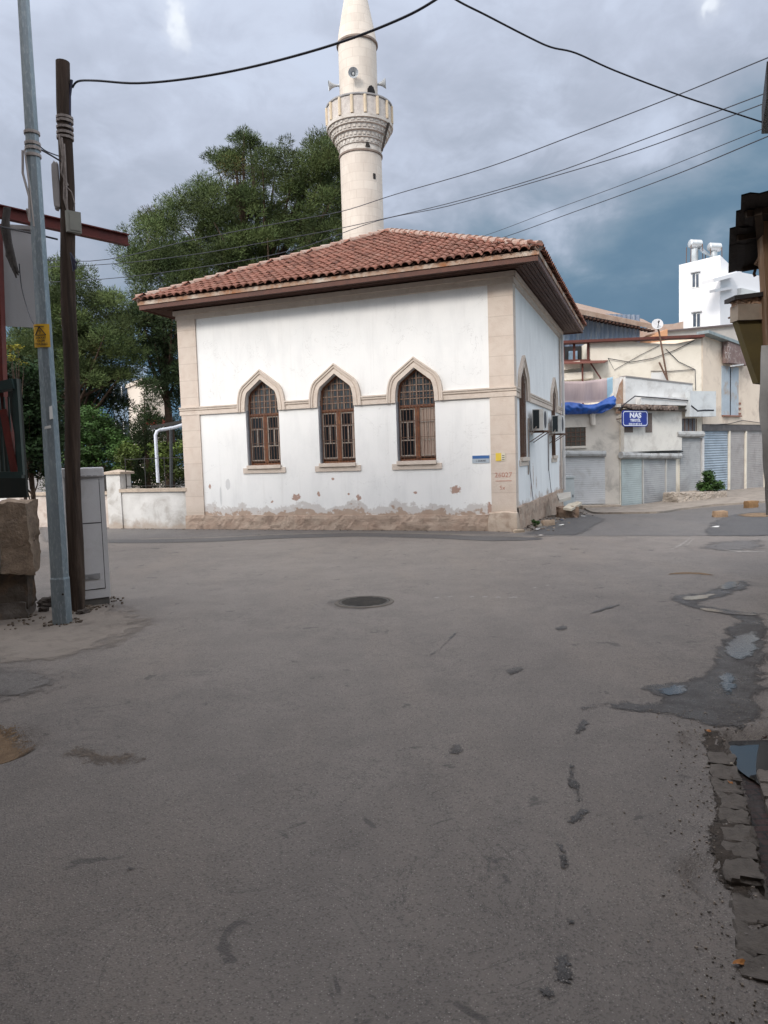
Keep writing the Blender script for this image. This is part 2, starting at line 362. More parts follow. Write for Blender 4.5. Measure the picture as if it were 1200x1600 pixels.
for k, P in enumerate([
    [(905, 1097), (985, 1095), (1040, 1098), (1010, 1085), (985, 1075), (1010, 1065), (1090, 1062), (1105, 1040), (1108, 1025), (1130, 990), (1145, 965), (1110, 955), (1050, 945), (1040, 930), (1090, 927), (1160, 905), (1180, 915), (1130, 935), (1085, 945), (1200, 960), (1200, 1140), (1100, 1140), (1050, 1118), (1000, 1116), (930, 1106), (920, 1112), (908, 1112)],
    [(910, 1120), (918, 1130), (908, 1150), (895, 1148), (903, 1138)],
    [(885, 1215), (888, 1195), (905, 1193), (902, 1210), (898, 1222), (910, 1235), (910, 1250), (897, 1250), (892, 1232)],
    [(885, 1275), (905, 1266), (920, 1264), (912, 1280), (890, 1295), (884, 1290)], [(870, 1312), (876, 1322), (885, 1335), (882, 1360), (876, 1358), (874, 1335)],
    [(882, 1432), (900, 1430), (898, 1444), (890, 1450)], [(872, 1492), (884, 1490), (890, 1525), (880, 1545), (870, 1530)], [(842, 1545), (855, 1540), (862, 1552), (850, 1562)],
    [(985, 940), (960, 948), (930, 960), (925, 957), (950, 948)], [(865, 980), (885, 976), (890, 984), (870, 988)], [(790, 1048), (812, 1040), (818, 1048), (800, 1058)], [(192, 1357), (212, 1355), (208, 1362)],
    [(703, 1170), (712, 1160), (730, 1168), (708, 1186)]]):
    if k: cx_, cy_ = sum(p[0] for p in P)/len(P), sum(p[1] for p in P)/len(P); P = [(cx_+(x-cx_)*1.35, cy_+(y-cy_)*1.15) for x, y in P]
    sheet('damp_patch', P, M_DAMP, .004 + .0012*(k % 3), amp=.03 if k else .06, step=.15 if not k else .05, n=14, seed=k*2.2, ragged=.03 if k else .10)
M_WATER = mat('puddle_water', (.03, .032, .035), (.025, .027, .03), 2, .01, 0, spec=1.)
M_WATER2 = mat('thin_water', (.07, .066, .063), (.045, .042, .04), 5, .05, .05, 30, spec=1.)
for k, P in enumerate([[(1058, 934), (1090, 930), (1125, 926), (1118, 933), (1090, 940), (1065, 940)], [(1080, 947), (1120, 953), (1190, 960), (1192, 965), (1130, 962), (1090, 953)],
        [(1122, 914), (1150, 907), (1158, 918), (1135, 924), (1120, 922)], [(1130, 1006), (1155, 990), (1185, 985), (1188, 1010), (1180, 1030), (1150, 1036), (1128, 1026)], [(1112, 1052), (1145, 1046), (1160, 1065), (1150, 1085), (1138, 1094), (1120, 1075)], [(1010, 1078), (1050, 1068), (1085, 1070), (1080, 1088), (1040, 1092)]]):
    sheet('puddle', P, M_WATER2, .0085, amp=.03, step=.2, n=10, seed=k, ragged=.06)
pw = [Vector(p) for p in ((2.02, 4.22, 0), (2.5, 4.25, 0), (2.75, 3.9, 0), (2.6, 3.55, 0), (2.05, 3.42, 0), (1.93, 3.55, 0), (1.90, 3.80, 0), (1.94, 4.05, 0))]
mb = MB(); bb = jag(pw, .02, 8); mb.add([(p.x, p.y, -.058) for p in bb], [tuple(range(len(bb)-1, -1, -1))]); o = solo('puddle', mb, M_WATER, None, None, kind='structure')
if o.data.polygons[0].normal.z < 0: o.data.flip_normals()
# gutter bed behind the broken kerb
gb = [(kerb_x(4.24)+.05, 4.24, 0), (3.4, 4.24, 0), (3.0, 2.0, 0), (kerb_x(1.9)+.05, 1.9, 0)]
def paver(t, co, col, b):
    br = t.node('ShaderNodeTexBrick'); t.put(br.inputs['Vector'], t.node('ShaderNodeTexCoord').outputs['Object']); br.inputs['Scale'].default_value = 4.2
    br.inputs['Mortar Size'].default_value = .03; br.inputs['Color1'].default_value = (.060, .030, .025, 1); br.inputs['Color2'].default_value = (.045, .027, .023, 1); br.inputs['Mortar'].default_value = (.02, .018, .016, 1)
    return t.mix(t.rng(t.noise(co, 5, 5), .45, .65, 0., .6), br.outputs[0], (.05, .042, .036))
sheet('gutter_bed', gb, mat('red_pavers', (.1, .05, .04), None, rough=.45, bump=.3, bscale=30, build=paver), .003, amp=.005, step=.08, world=True, ragged=.02)
bd = [(kerb_x(y)+.02, y, 0) for y in (4.26, 3.6, 3.0, 2.4, 1.95)] + [(ground_pt(x, y).x, ground_pt(x, y).y, 0) for x, y in ((1196, 1490), (1150, 1400), (1118, 1385), (1104, 1340), (1118, 1290), (1112, 1240), (1125, 1210), (1118, 1185), (1092, 1160), (1095, 1140))]
sheet('kerb_soil', bd, mat('wet_soil', (.035, .028, .022), (.075, .058, .045), 14, .7, .8, 50), .006, amp=.03, step=.06, world=True, n=12, ragged=.035)
M_KERB = mat('kerb_concrete', (.155, .135, .118), (.10, .088, .078), 12, .85, .6, 50, dirt=((.05, .042, .035), .7, 14))
yk = 3.90; i = 0; ORD = ['farthest', 'second farthest', 'third farthest', 'fourth farthest', 'fifth farthest', 'sixth farthest', 'seventh farthest', 'eighth farthest', 'ninth farthest', 'tenth farthest', 'eleventh farthest', 'twelfth farthest', 'thirteenth farthest']; ki = 0
while yk > 2.25:
    ln = random.uniform(.13, .2)*(.8+.1*(yk-2)); mb = MB()
    if not (.9 < (yk-1.8) < 1.02): mb.rock((kerb_x(yk)-.06+random.uniform(-.012, .012), yk-ln/2, -.020), .13, ln*1.04, .062, i, rough=.38, rot=-.37)
    if mb.v: ki += 1; solo('kerb_stone', mb, M_KERB, ORD[ki-1]+' cracked grey kerb stone in the row along the gutter edge', 'kerb stone', 'kerb stones along the gutter', smooth=True)
    yk -= ln; i += 1
yk = 3.70; ki = 0
while yk > 2.3:
    mb = MB(); mb.rock((kerb_x(yk)+.185, yk, -.070), .075, .155, .06, i, rough=.14, rot=-.37)
    ki += 1; solo('paving_block', mb, mat('block_concrete', (.19, .165, .145), (.13, .11, .095), 10, .8, .5, 50), ORD[ki-1]+' small pale block in the row set inside the gutter', 'paving block', 'blocks set inside the gutter', smooth=True); yk -= .165; i += 1
mb = MB()
for k in range(800):
    y = random.uniform(1.95, 4.25); x = kerb_x(y) - abs(random.gauss(0, .16)) - .0
    if random.random() < .35: y = random.uniform(4.2, 4.6); x = random.uniform(1.7, 3.2)
    s_ = random.uniform(.003, .009); mb.rock((x, y, gz(x, y)+.003+s_*.1), s_, s_*random.uniform(.7, 1.3), s_*.7, k % 37, n=0, rough=.3, rot=random.random()*6, col=random.choice([(1, 1, 1.01), (.85, .8, .75), (1.2, 1.1, 1.), (1.5, 1.4, 1.3)]))
solo('gravel', mb, mat('gravel', (.22, .20, .18), rough=.9, attr='tint'), 'loose gravel and grit along the broken road edge', 'gravel', kind='stuff')
# leaves on the road
M_LEAF = mat('dry_leaf', (.45, .20, .06), (.30, .12, .04), 30, .7)
for (px, py, s_, lab) in ((1155, 1510, .024, 'orange brown dry leaf on the dark asphalt at the lower right'), (1105, 1152, .02, 'small orange leaf at the broken far end of the kerb'), (1141, 1226, .017, 'little orange leaf lying in the gutter channel'), (1142, 1198, .022, 'pale curled leaf on the kerb beside the puddle')):
    p = ground_pt(px, py, .012); mb = MB(); a = random.random()*6; pts = []
    for k in range(10):
        q = 2*math.pi*k/10; rx = s_*(1+.25*math.cos(3*q)); x = rx*math.cos(q); y = rx*.5*math.sin(q)
        pts.append((p.x+x*math.cos(a)-y*math.sin(a), p.y+x*math.sin(a)+y*math.cos(a), p.z+.006*math.sin(2*q)+abs(y)*.3))
    mb.add([(p.x, p.y, p.z)]+pts, [(0, k+1, (k+1) % 10+1) for k in range(10)]); solo('fallen_leaf', mb, M_LEAF if 'pale' not in lab else mat('pale_leaf', (.5, .45, .36)), lab, 'leaf', 'fallen leaves on the road')
# manhole
p = ground_pt(573, 941); mt = thing('manhole_cover', 'round dark iron manhole cover set in the open asphalt', 'manhole cover', (p.x-.03, p.y, 0))
c = Vector((p.x-.03, p.y, 0)); mb = MB(); mb.lathe(c, [(.0, .012), (.30, .012), (.305, .004)], 36)
for k in range(-5, 6):
    L = math.sqrt(max(0, .27**2-(k*.05)**2)); mb.box(c.x-L, c.x+L, c.y+k*.05-.01, c.y+k*.05+.01, .0115, .017)
mb.build('lid', mat('cast_iron', (.065, .063, .06), (.10, .09, .08), 9, .6, .4, 60, metal=.4), mt)
mb = MB(); mb.lathe(c, [(.305, .0), (.31, .014), (.345, .013), (.36, .002)], 36); mb.build('frame_ring', mat('iron_ring', (.10, .09, .08), (.15, .13, .11), 8, .8), mt)
jr = [(c.x+math.cos(k*.5)*.46-.04, c.y+math.sin(k*.5)*.46, 0) for k in range(12)]
sheet('road_repair', jr, asphalt('patch_asphalt', (.135, .122, .112), (.155, .14, .128)), .003, amp=.04, step=.15, world=True, ragged=.2)
# faint paint left on the road
M_PAINT = mat('worn_road_paint', (.36, .34, .32), (.21, .195, .18), 9, .85, dirt=((.17, .155, .145), .9, 11))
for k, (x, y, L) in enumerate([(675, 933, 14), (695, 932, 14), (730, 932, 12), (748, 932, 16), (770, 933, 14), (790, 933, 20), (828, 918, 12), (850, 914, 10)]):
    sheet('road_marking', [(x, y), (x+L, y-1.5), (x+L+2, y+2), (x+2, y+3.2)], M_PAINT, .003, amp=.02, n=10, seed=k, ragged=.03)
for k, P in enumerate([[(1041, 861), (1062, 851), (1076, 841), (1080, 841), (1067, 852), (1046, 861)], [(1070, 853), (1083, 841), (1086, 841), (1075, 853)], [(1100, 856), (1150, 861), (1200, 861), (1200, 863), (1150, 863)]]):
    sheet('road_marking', P, M_PAINT, .003, amp=.005, n=6, seed=k, ragged=.02)
sheet('pothole_rim', [(1038, 899), (1045, 895), (1078, 893), (1110, 896), (1122, 901), (1105, 899), (1078, 896.5), (1050, 898)], M_DIRT, .004, amp=.02, n=10, ragged=.03)
sheet('street_patch', [(1080, 857), (1110, 846), (1200, 842), (1200, 860), (1140, 862)], M_ASPHM, .003, amp=.05, ragged=.3)
sheet('road_crack', [(720, 982), (705, 1000), (690, 1015), (668, 1030), (664, 1028), (688, 1010), (702, 997), (716, 981)], M_ASPHD, .003, amp=.03, n=12, ragged=.02)
# ------------------------------------------------------------------ mosque
YAW = .3616112; LF, LS = 8.6645, 8.4852
C = Vector((2.91995, 15.94129, 0)); U = Vector((-math.cos(YAW), math.sin(YAW), 0)); W = Vector((math.sin(YAW), math.cos(YAW), 0))
L_ = C+U*LF; E_ = C+W*LS; B_ = L_+W*LS
mosque = thing('mosque', 'white plastered mosque with red tiled hipped roof and pointed arch windows', 'mosque', L_, -YAW)
FF = Face(L_, C); FS = Face(C, E_); FB = Face(E_, B_); FL = Face(B_, L_)
def plaster(spt, smear, ax):
    def bld(t, co, col, b):
        s = t.sep(co); z = s[2]; nz = t.noise(co, 1.6, 7, .68, .3); n2_ = t.noise(co, 5.5, 6, .6)
        col = t.mix(t.math('MULTIPLY', t.rng(t.noise(t.vmath('MULTIPLY', co, (1, 1, .35)), 2.2, 6, .6), .48, .74), .34), col, (.56, .565, .57))
        stk = t.math('MULTIPLY', t.rng(t.noise(t.vmath('MULTIPLY', co, (5, 5, .22)), 1.6, 6, .7), .54, .76), .24); col = t.mix(stk, col, (.50, .49, .47))
        hc = t.math('MULTIPLY', t.rng(t.math('ABSOLUTE', t.math('SUBTRACT', t.noise(co, 1.3, 6, .6, .8), .5)), .0, .0035, 1., 0.), t.rng(t.noise(co, .6, 2), .5, .6)); col = t.mix(t.math('MULTIPLY', hc, .55), col, (.38, .37, .36))
        hgt = t.math('ADD', z, t.math('MULTIPLY', t.math('SUBTRACT', nz, .5), 1.0))
        g1 = t.rng(hgt, .57, .61, 1., 0.); g2 = t.rng(t.math('ADD', hgt, t.math('MULTIPLY', t.math('SUBTRACT', n2_, .5), .5)), .43, .47, 1., 0.)
        col = t.mix(t.math('MULTIPLY', g1, .75), col, (.50, .465, .44))
        col = t.mix(g2, col, t.mix(n2_, (.33, .225, .17), (.47, .39, .32)))
        if smear: col = t.mix(t.math('MULTIPLY', spots(t, co, smear, .35, ax), .55), col, (.46, .46, .47))
        if spt: col = t.mix(spots(t, co, spt, 1.3, ax), col, t.mix(n2_, (.36, .22, .17), (.44, .33, .28)))
        return col
    return bld
def fs(x, y): a = FF.px(x, y); return a
sp = [(*fs(712, 765), .11, .10), (*fs(463, 777), .12, .08), (*fs(560, 777), .07, .07), (*fs(498, 772), .04, .06), (*fs(520, 748), .035, .035), (*fs(649, 770), .05, .03), (*fs(425, 784), .04, .03), (*fs(328, 760), .04, .06), (*fs(765, 795), .05, .14), (*fs(545, 772), .03, .025)]
sm = [(*fs(356, 757), .07, .15), (*fs(345, 775), .03, .25)]
M_PL_F = mat('white_plaster_front', (.80, .80, .79), (.76, .765, .76), 1.2, .85, .12, 14, build=plaster(sp, sm, (0, 2)))
M_PL_S = mat('white_plaster_side', (.79, .80, .80), (.74, .75, .75), 1.2, .85, .12, 14, build=plaster([(LF, 99, 1, 1), (2.6, 1.15, .05, .3), (2.2, .8, .05, .2), (3.1, .95, .05, .16), (8.1, .9, .12, .5)], None, (1, 2)))
def stone_b(course, lift=0.):
    def bld(t, co, col, b):
        z = t.sep(co)[2]; fr = t.math('FRACT', t.math('DIVIDE', z, course)); e = t.math('MINIMUM', fr, t.math('SUBTRACT', 1., fr))
        col = t.mix(t.rng(e, .008, .022, .55, 0.), col, (.36, .29, .24))
        cell = t.node('ShaderNodeTexWhiteNoise', noise_dimensions='1D'); t.put(cell.inputs['W'], t.math('FLOOR', t.math('DIVIDE', z, course)))
        col = t.mix(t.math('MULTIPLY', cell.outputs['Value'], .25), col, (.46, .40, .35))
        low = t.rng(t.math('ADD', z, t.math('MULTIPLY', t.noise(co, 3, 6, .65), .9)), .75, 1.1, .6, 0.)
        return t.mix(low, col, (.42, .35, .28))
    return bld
M_STONE = mat('limestone_quoin', (.62, .54, .47), (.56, .475, .41), 3, .85, .35, 30, dirt=((.52, .42, .35), .5, 6), build=stone_b(.43))
M_TRIM = mat('limestone_trim', (.62, .545, .475), (.55, .47, .405), 4, .85, .3, 35, dirt=((.46, .38, .31), .5, 7))
M_PLINTH = mat('plinth_stone', (.44, .35, .28), (.36, .26, .20), 2.5, .9, .8, 16, dirt=((.19, .14, .11), .8, 3.4), stretch=(1, 1, 1.6))
def ogee(hw, z0, z1, n=7):
    """pointed arch: upright at the springing, straight towards the point"""
    out = []; hgt = z1-z0; kx, kz = .82, .60
    for i in range(n+1):
        a = math.pi/2*i/n*.80; x = hw*(1 - (1-math.cos(a))*(1-kx)/(1-math.cos(math.pi/2*.80))); z = z0 + hgt*kz*math.sin(a)/math.sin(math.pi/2*.80); out.append((-x, z))
    out.append((0, z1)); return out + [(-x, z) for x, z in reversed(out[:-1])]
WZ0, WZS, WZ1, HW = 1.63, 3.02, 3.77, .475
OPF = [LF-6.31, LF-4.28, LF-2.27]; OPS = [1.22, 6.70]
def wall_open(F, s0, s1, z0, z1, ops, o=0., dep=.30):
    mb = MB(); cur = s0
    def quad(a0, b0, a1, b1): mb.add([F.pt(a0, b0, o), F.pt(a1, b0, o), F.pt(a1, b1, o), F.pt(a0, b1, o)], [(0, 1, 2, 3)])
    for c_ in ops:
        quad(cur, z0, c_-HW, z1); quad(c_-HW, z0, c_+HW, WZ0)
        A = ogee(HW, WZS, WZ1)
        for (x0, h0), (x1, h1) in zip(A, A[1:]): mb.add([F.pt(c_+x0, h0, o), F.pt(c_+x1, h1, o), F.pt(c_+x1, z1, o), F.pt(c_+x0, z1, o)], [(0, 1, 2, 3)])
        ring = [(-HW, WZ0)] + A + [(HW, WZ0)]
        for (x0, h0), (x1, h1) in zip(ring, ring[1:]+ring[:1]): mb.add([F.pt(c_+x0, h0, o), F.pt(c_+x1, h1, o), F.pt(c_+x1, h1, o-dep), F.pt(c_+x0, h0, o-dep)], [(3, 2, 1, 0)])
        cur = c_+HW
    quad(cur, z0, s1, z1); return mb
wall_open(FF, 0, LF, -.3, 5.62, OPF).build('wall', M_PL_F, mosque)
wall_open(FS, 0, LS, -.6, 5.62, OPS).build('wall', M_PL_S, mosque)
for F in (FB, FL):
    mb = MB(); mb.add([F.pt(0, -.5), F.pt(F.L, -.5), F.pt(F.L, 5.62), F.pt(0, 5.62)], [(0, 1, 2, 3)]); mb.build('wall', M_PL_S, mosque)
def corner_pier(P, a, b, wa, wb, name, z0, z1, o, m):
    """L-shaped stone corner, standing o proud of both walls; a, b run along the walls away from the corner"""
    n1_, n2_ = -b, -a; P = Vector(P); Z = Vector((0, 0, 1))
    ring = [P+a*wa+n1_*0-n1_*.05, P+a*wa+n1_*o, P+n1_*o+n2_*o, P+b*wb+n2_*o, P+b*wb-n2_*.05, P-n1_*.05-n2_*.05]
    mb = MB(); n = 6; mb.add([q+Z*z0 for q in ring]+[q+Z*z1 for q in ring], [(i, (i+1) % n, (i+1) % n+n, i+n) for i in range(n)]+[tuple(range(n-1, -1, -1)), tuple(range(n, 2*n))])
    mb.build(name, m, mosque)
corner_pier(C, U, W, .52, .26, 'corner_pier', -.2, 5.43, .035, M_STONE)
corner_pier(L_, W, -U, .4, .52, 'corner_pier', -.2, 5.43, .035, M_STONE)
corner_pier(E_, -W, U, .22, .4, 'corner_pier', -.6, 5.43, .035, M_STONE)
# cornice under the eaves
for F in (FF, FS, FL, FB):
    mb = MB(); mb.fbox(F, -.05, F.L+.05, 5.43, 5.55, -.02, .06); mb.fbox(F, -.09, F.L+.09, 5.552, 5.66, -.02, .11); mb.build('cornice', M_TRIM, mosque)
# moulded string course that climbs over every window
def string(F, ops, s_end0, s_end1):
    mb = MB()
    prof = [(0, .0), (0, .045), (.095, .045), (.102, .028), (.116, .028), (.124, .055), (.165, .055), (.175, .075), (.208, .075), (.208, 0)]   # (offset from inner edge, depth)
    path = []                                            # inner line with outward direction
    zi = 2.985
    path.append((s_end0, zi, 0, 1))
    for c_ in ops:
        A = ogee(HW, WZS, WZ1, 8)
        path += [(c_-HW-.235, zi, -.0, 1, 'c')]
        for i, (x, z) in enumerate(A):
            if i == 0: nx_, nz_ = -1, 0
            elif i == len(A)-1: nx_, nz_ = 1, 0
            else:
                a, b_ = A[i-1], A[i+1]; tx, tz = b_[0]-a[0], b_[1]-a[1]; l = math.hypot(tx, tz); nx_, nz_ = -tz/l, tx/l
                if x == 0: nx_, nz_ = 0, 1.17
            path.append((c_+x, z, nx_, nz_, 'a'))
        path += [(c_+HW+.235, zi, 0, 1, 'c')]
    path.append((s_end1, zi, 0, 1))
    # straight runs and arches as separate sweeps, butted
    runs = []; cur = [path[0]]
    for p_ in path[1:]:
        if len(p_) == 5 and p_[4] == 'c':
            if len(cur) == 1: runs.append([cur[0], p_[:4]]); cur = []
            else: runs.append(cur); cur = [p_[:4]]
        elif len(p_) == 5: cur.append(p_[:4])
        else: runs.append([cur[0], p_] if len(cur) == 1 else cur); 
    runs = []; ar = [c_ for c_ in ops]; edges_ = [s_end0] + [v_ for c_ in ar for v_ in (c_-HW-.205, c_+HW+.205)] + [s_end1]
    for i in range(0, len(edges_), 2):
        if edges_[i+1] > edges_[i]: runs.append([(edges_[i], zi, 0, 1), (edges_[i+1], zi, 0, 1)])
    for c_ in ar:
        A = ogee(HW, WZS, WZ1, 8); rr = [(c_-HW, zi, -1, 0)]
        for i, (x, z) in enumerate(A):
            if i in (0, len(A)-1): nx_, nz_ = (-1 if i == 0 else 1), 0
            elif x == 0: nx_, nz_ = 0, 1.17
            else:
                a, b_ = A[i-1], A[i+1]; tx, tz = b_[0]-a[0], b_[1]-a[1]; l = math.hypot(tx, tz); nx_, nz_ = -tz/l, tx/l
            rr.append((c_+x, z, nx_, nz_))
        rr.append((c_+HW, zi, 1, 0)); runs.append(rr)
    for rr in runs:
        n = len(prof); vs = []; fs_ = []
        for (a, z, ax_, az_) in rr:
            for (t_, dpt) in prof: vs.append(F.pt(a+ax_*t_, z+az_*t_, dpt))
        for i in range(len(rr)-1):
            for k in range(n-1): fs_.append((i*n+k, i*n+k+1, (i+1)*n+k+1, (i+1)*n+k))
        fs_ += [tuple(range(n)), tuple(range(len(rr)*n-1, (len(rr)-1)*n-1, -1))]
        mb.add(vs, fs_)
    return mb
string(FF, OPF, -.08, LF+.08).build('string_course', M_TRIM, mosque)
string(FS, OPS, .0, LS+.05).build('string_course', M_TRIM, mosque)
mb = MB(); mb.fbox(FL, 0, FL.L-.05, 2.97, 3.2, 0, .08); mb.build('string_course', M_TRIM, mosque)
# plinth, roughened
def plinth(F, s0, s1, zb, zt, o, seed, nm='plinth', m=M_PLINTH):
    n = int((s1-s0)/.07); mb = MB(); rows = 7; vs = []; fs_ = []
    for j in range(rows+2):
        for i in range(n+1):
            a = s0+(s1-s0)*i/n
            top = zt + .03*mnoise.noise(Vector((a*1.3, seed, 0)))
            if j <= rows:
                z = zb+(top-zb)*j/rows; d_ = o + .03*mnoise.noise(Vector((a*3, z*4, seed))) + .014*mnoise.noise(Vector((a*11, z*11, seed)))
                if j == rows: d_ -= .012
            else: z = top+.002; d_ = -.01
            vs.append(F.pt(a, z, max(d_, .012) if j <= rows else d_))
    for j in range(rows+1):
        for i in range(n): q = j*(n+1)+i; fs_.append((q, q+1, q+n+2, q+n+1))
    mb.add(vs, fs_); return mb.build(nm, m, mosque)
plinth(FF, -.06, LF-.6, -.2, .36, .06, 1); plinth(FS, .05, LS, -.6, .52, .07, 2)
mb = MB(); mb.rock(C+U*.26+W*.0+Vector((0, 0, .12)), .66, .3, .62, 4, n=3, rough=.05, rot=-YAW); mb.build('plinth_block', mat('pale_plinth', (.52, .44, .36), (.44, .35, .28), 5, .9, .4, 25, dirt=((.28, .21, .16), .6, 5)), mosque)
# windows
M_FR = mat('rusty_brown_wood', (.20, .075, .035), (.13, .055, .035), 9, .6, .3, 40, dirt=((.30, .14, .06), .8, 7))
M_SASH = mat('pale_sash', (.42, .38, .34), (.34, .29, .25), 14, .6, dirt=((.22, .13, .09), .7, 14))
M_BAR = mat('rusty_bar', (.16, .09, .06), (.11, .07, .055), 20, .7)
M_GL = mat('dark_window_glass', (.008, .009, .012), (.013, .015, .018), 3, .22, spec=.3)
M_GLA = mat('dusty_window_glass', (.05, .07, .085), (.025, .035, .045), 4, .3, spec=.5, dirt=((.20, .20, .19), .4, 5))
M_CUR = mat('beige_curtain', (.46, .37, .31), (.34, .26, .22), 16, .9, stretch=(1, 1, .05))
M_JAMB = mat('blue_grey_jamb', (.22, .23, .26), (.17, .18, .20), 6, .7)
def mosque_window(F, c_, variant):
    w_ = MB(); o = -.14 if F is FF else -.06
    fr = MB(); A = ogee(HW, WZS, WZ1, 7); ring = [(-HW, WZ0)]+A+[(HW, WZ0)]; t_ = .05; vs = []; fs_ = []
    inner = [(x*(1-t_/HW), (z-2.6)*(1-t_/1.1)+2.6 if z > WZ0 else z+t_) for x, z in ring]
    n = len(ring)
    for d_ in (o, o-.07):
        vs += [F.pt(c_+x, z, d_) for x, z in ring] + [F.pt(c_+x, z, d_) for x, z in inner]
    for i in range(n):
        j = (i+1) % n; fs_ += [(i, j, n+j, n+i), (n+i, n+j, 3*n+j, 3*n+i)]
    fr.add(vs, fs_); fr.fbox(F, c_-HW, c_+HW, 2.86, 2.93, o-.06, o+.012); fr.fbox(F, c_-.05, c_+.05, 1.68, 2.86, o-.06, o+.016)
    win = fr.build('window', M_FR, mosque)
    # leaves
    s_ = MB(); g_ = MB(); cu = MB(); zb, zt = 1.74, 2.85
    for sd in (-1, 1):
        x0, x1 = (c_-HW+.045, c_-.055) if sd < 0 else (c_+.055, c_+HW-.045); b = .026; d0, d1 = o-.045, o-.005
        s_.fbox(F, x0, x0+b, zb, zt, d0, d1); s_.fbox(F, x1-b, x1, zb, zt, d0, d1)
        for z in (zb, 2.10, 2.52, zt-b): s_.fbox(F, x0+b, x1-b, z, z+b, d0, d1-.002)
        s_.fbox(F, (x0+x1)/2-.012, (x0+x1)/2+.012, 2.126, 2.52, d0, d1-.002)
        ng = variant == 3 and sd > 0
        (cu if ng else g_).fbox(F, x0+.005, x1-.005, zb+.01, zt-.01, o-.03, o-.025)
        if not ng and sd > 0:
            cu.fbox(F, x1-.09, x1-b, zb, zt, o-.022, o-.02)
        if ng:
            for k in range(7): cu.fbox(F, x0+.03+k*.05, x0+.052+k*.05, zb, zt, o-.026, o-.012)
    s_.build('sash', M_SASH, win); g_.build('pane', M_GL, win)
    if cu.v: cu.build('curtain', M_CUR, win)
    # top light: small squares
    tp = MB(); ins = [(x*.93, z) for x, z in A]; tp.add([F.pt(c_+x*.93, 2.93+(z-2.93)*.95, o-.03) for x, z in [(-HW, 2.93)]+A+[(HW, 2.93)]], [tuple(range(len(A)+2))]); tp.build('top_pane', M_GLA, win)
    mu = MB()
    def topz(x):
        x = abs(x)
        for (x0, h0), (x1, h1) in zip(A[:len(A)//2+1], A[1:len(A)//2+1]):
            if -x0 >= x >= -x1: return h0+(h1-h0)*((-x0-x)/max(1e-6, (-x0+x1)))
        return WZS
    for k in range(-2, 3):
        x = k*.158; mu.fbox(F, c_+x-.011, c_+x+.011, 2.93, topz(x)-.04, o-.028, o-.008)
    z = 3.08
    while z < 3.62:
        hw_ = HW-.04
        while hw_ > .04 and topz(hw_) < z+.03: hw_ -= .02
        mu.fbox(F, c_-hw_, c_+hw_, z-.011, z+.011, o-.026, o-.010); z += .155
    mu.build('muntins', mat('brown_muntin', (.24, .15, .11), (.34, .27, .22), 15, .6), win)
    # outer iron grille
    gr = MB(); og = o+.05
    for k in range(-5, 6):
        x = k*.083
        if abs(x) < HW-.02: gr.fbox(F, c_+x-.0055, c_+x+.0055, WZ0+.01, topz(x)-.02, og-.005, og+.005)
    for z in (1.72, 2.18, 2.56, 2.90, 3.14):
        hw_ = HW-.005; gr.fbox(F, c_-hw_, c_+hw_, z-.006, z+.006, og-.012, og-.006)
    gr.build('grille', M_BAR, win)
    ja = MB(); ja.fbox(F, c_-HW+.002, c_-HW+.03, WZ0, WZS, -.16, -.04); ja.build('side_jamb', M_JAMB, win)
    si = MB(); si.fbox(F, c_-HW-.13, c_+HW+.13, 1.43, 1.565, -.01, .028); si.fbox(F, c_-HW+.0, c_+HW+.01, 1.545, 1.632, -.25, .07); si.build('sill', M_TRIM, win)
for i, c_ in enumerate(OPF): mosque_window(FF, c_, i+1)
for c_ in OPS: mosque_window(FS, c_, 1)
# eaves: boarded soffit, fascia
OV = .65; ZE = 5.69
def corner(i, o, z): 
    P = [L_+U*o-W*o, C-U*o-W*o, E_-U*o+W*o, B_+U*o+W*o][i % 4].copy(); P.z = z; return P
def soffit_b(t, co, col, b):
    s = t.sep(co); fr = t.math('FRACT', t.math('DIVIDE', s[0], .11)); fr2 = t.math('FRACT', t.math('DIVIDE', s[1], .11))
    return col
mb = MB()
for i in range(4):          # boards running along each eave
    nb = 6
    for k in range(nb):
        o0 = .11 + (OV-.11)*k/nb; o1 = .11 + (OV-.11)*(k+1)/nb - .008; zz = ZE + (.004 if k % 2 else 0) - .0
        a, b_, c2, d_ = corner(i, o0, zz), corner(i+1, o0, zz), corner(i+1, o1, zz-.01), corner(i, o1, zz-.01)
        Z = Vector((0, 0, .02)); mb.hexa([a, b_, c2, d_, a+Z, b_+Z, c2+Z, d_+Z])
mb.build('soffit', mat('brown_soffit_boards', (.085, .042, .032), (.060, .032, .026), 5, .7, .2, 30, dirt=((.12, .06, .04), .5, 4)), mosque)
fa = MB(); fb_ = MB()
for i in range(4):
    for (mbx, o0, o1, z0, z1) in ((fa, OV-.0, OV+.03, ZE-.035, ZE+.075), (fb_, OV+.012, OV+.055, ZE+.077, ZE+.17)):
        a, b_, c2, d_ = corner(i, o1, z0), corner(i+1, o1, z0), corner(i+1, o0, z0), corner(i, o0, z0); Z = Vector((0, 0, z1-z0)); mbx.hexa([a, b_, c2, d_, a+Z, b_+Z, c2+Z, d_+Z])
fa.build('fascia', mat('dark_fascia', (.12, .05, .035), (.08, .038, .03), 6, .6), mosque)
fb_.build('eave_board', mat('weathered_eave_board', (.30, .13, .06), (.40, .32, .26), 3.5, .8, .3, 30, dirt=((.62, .57, .50), .8, 2.6)), mosque)
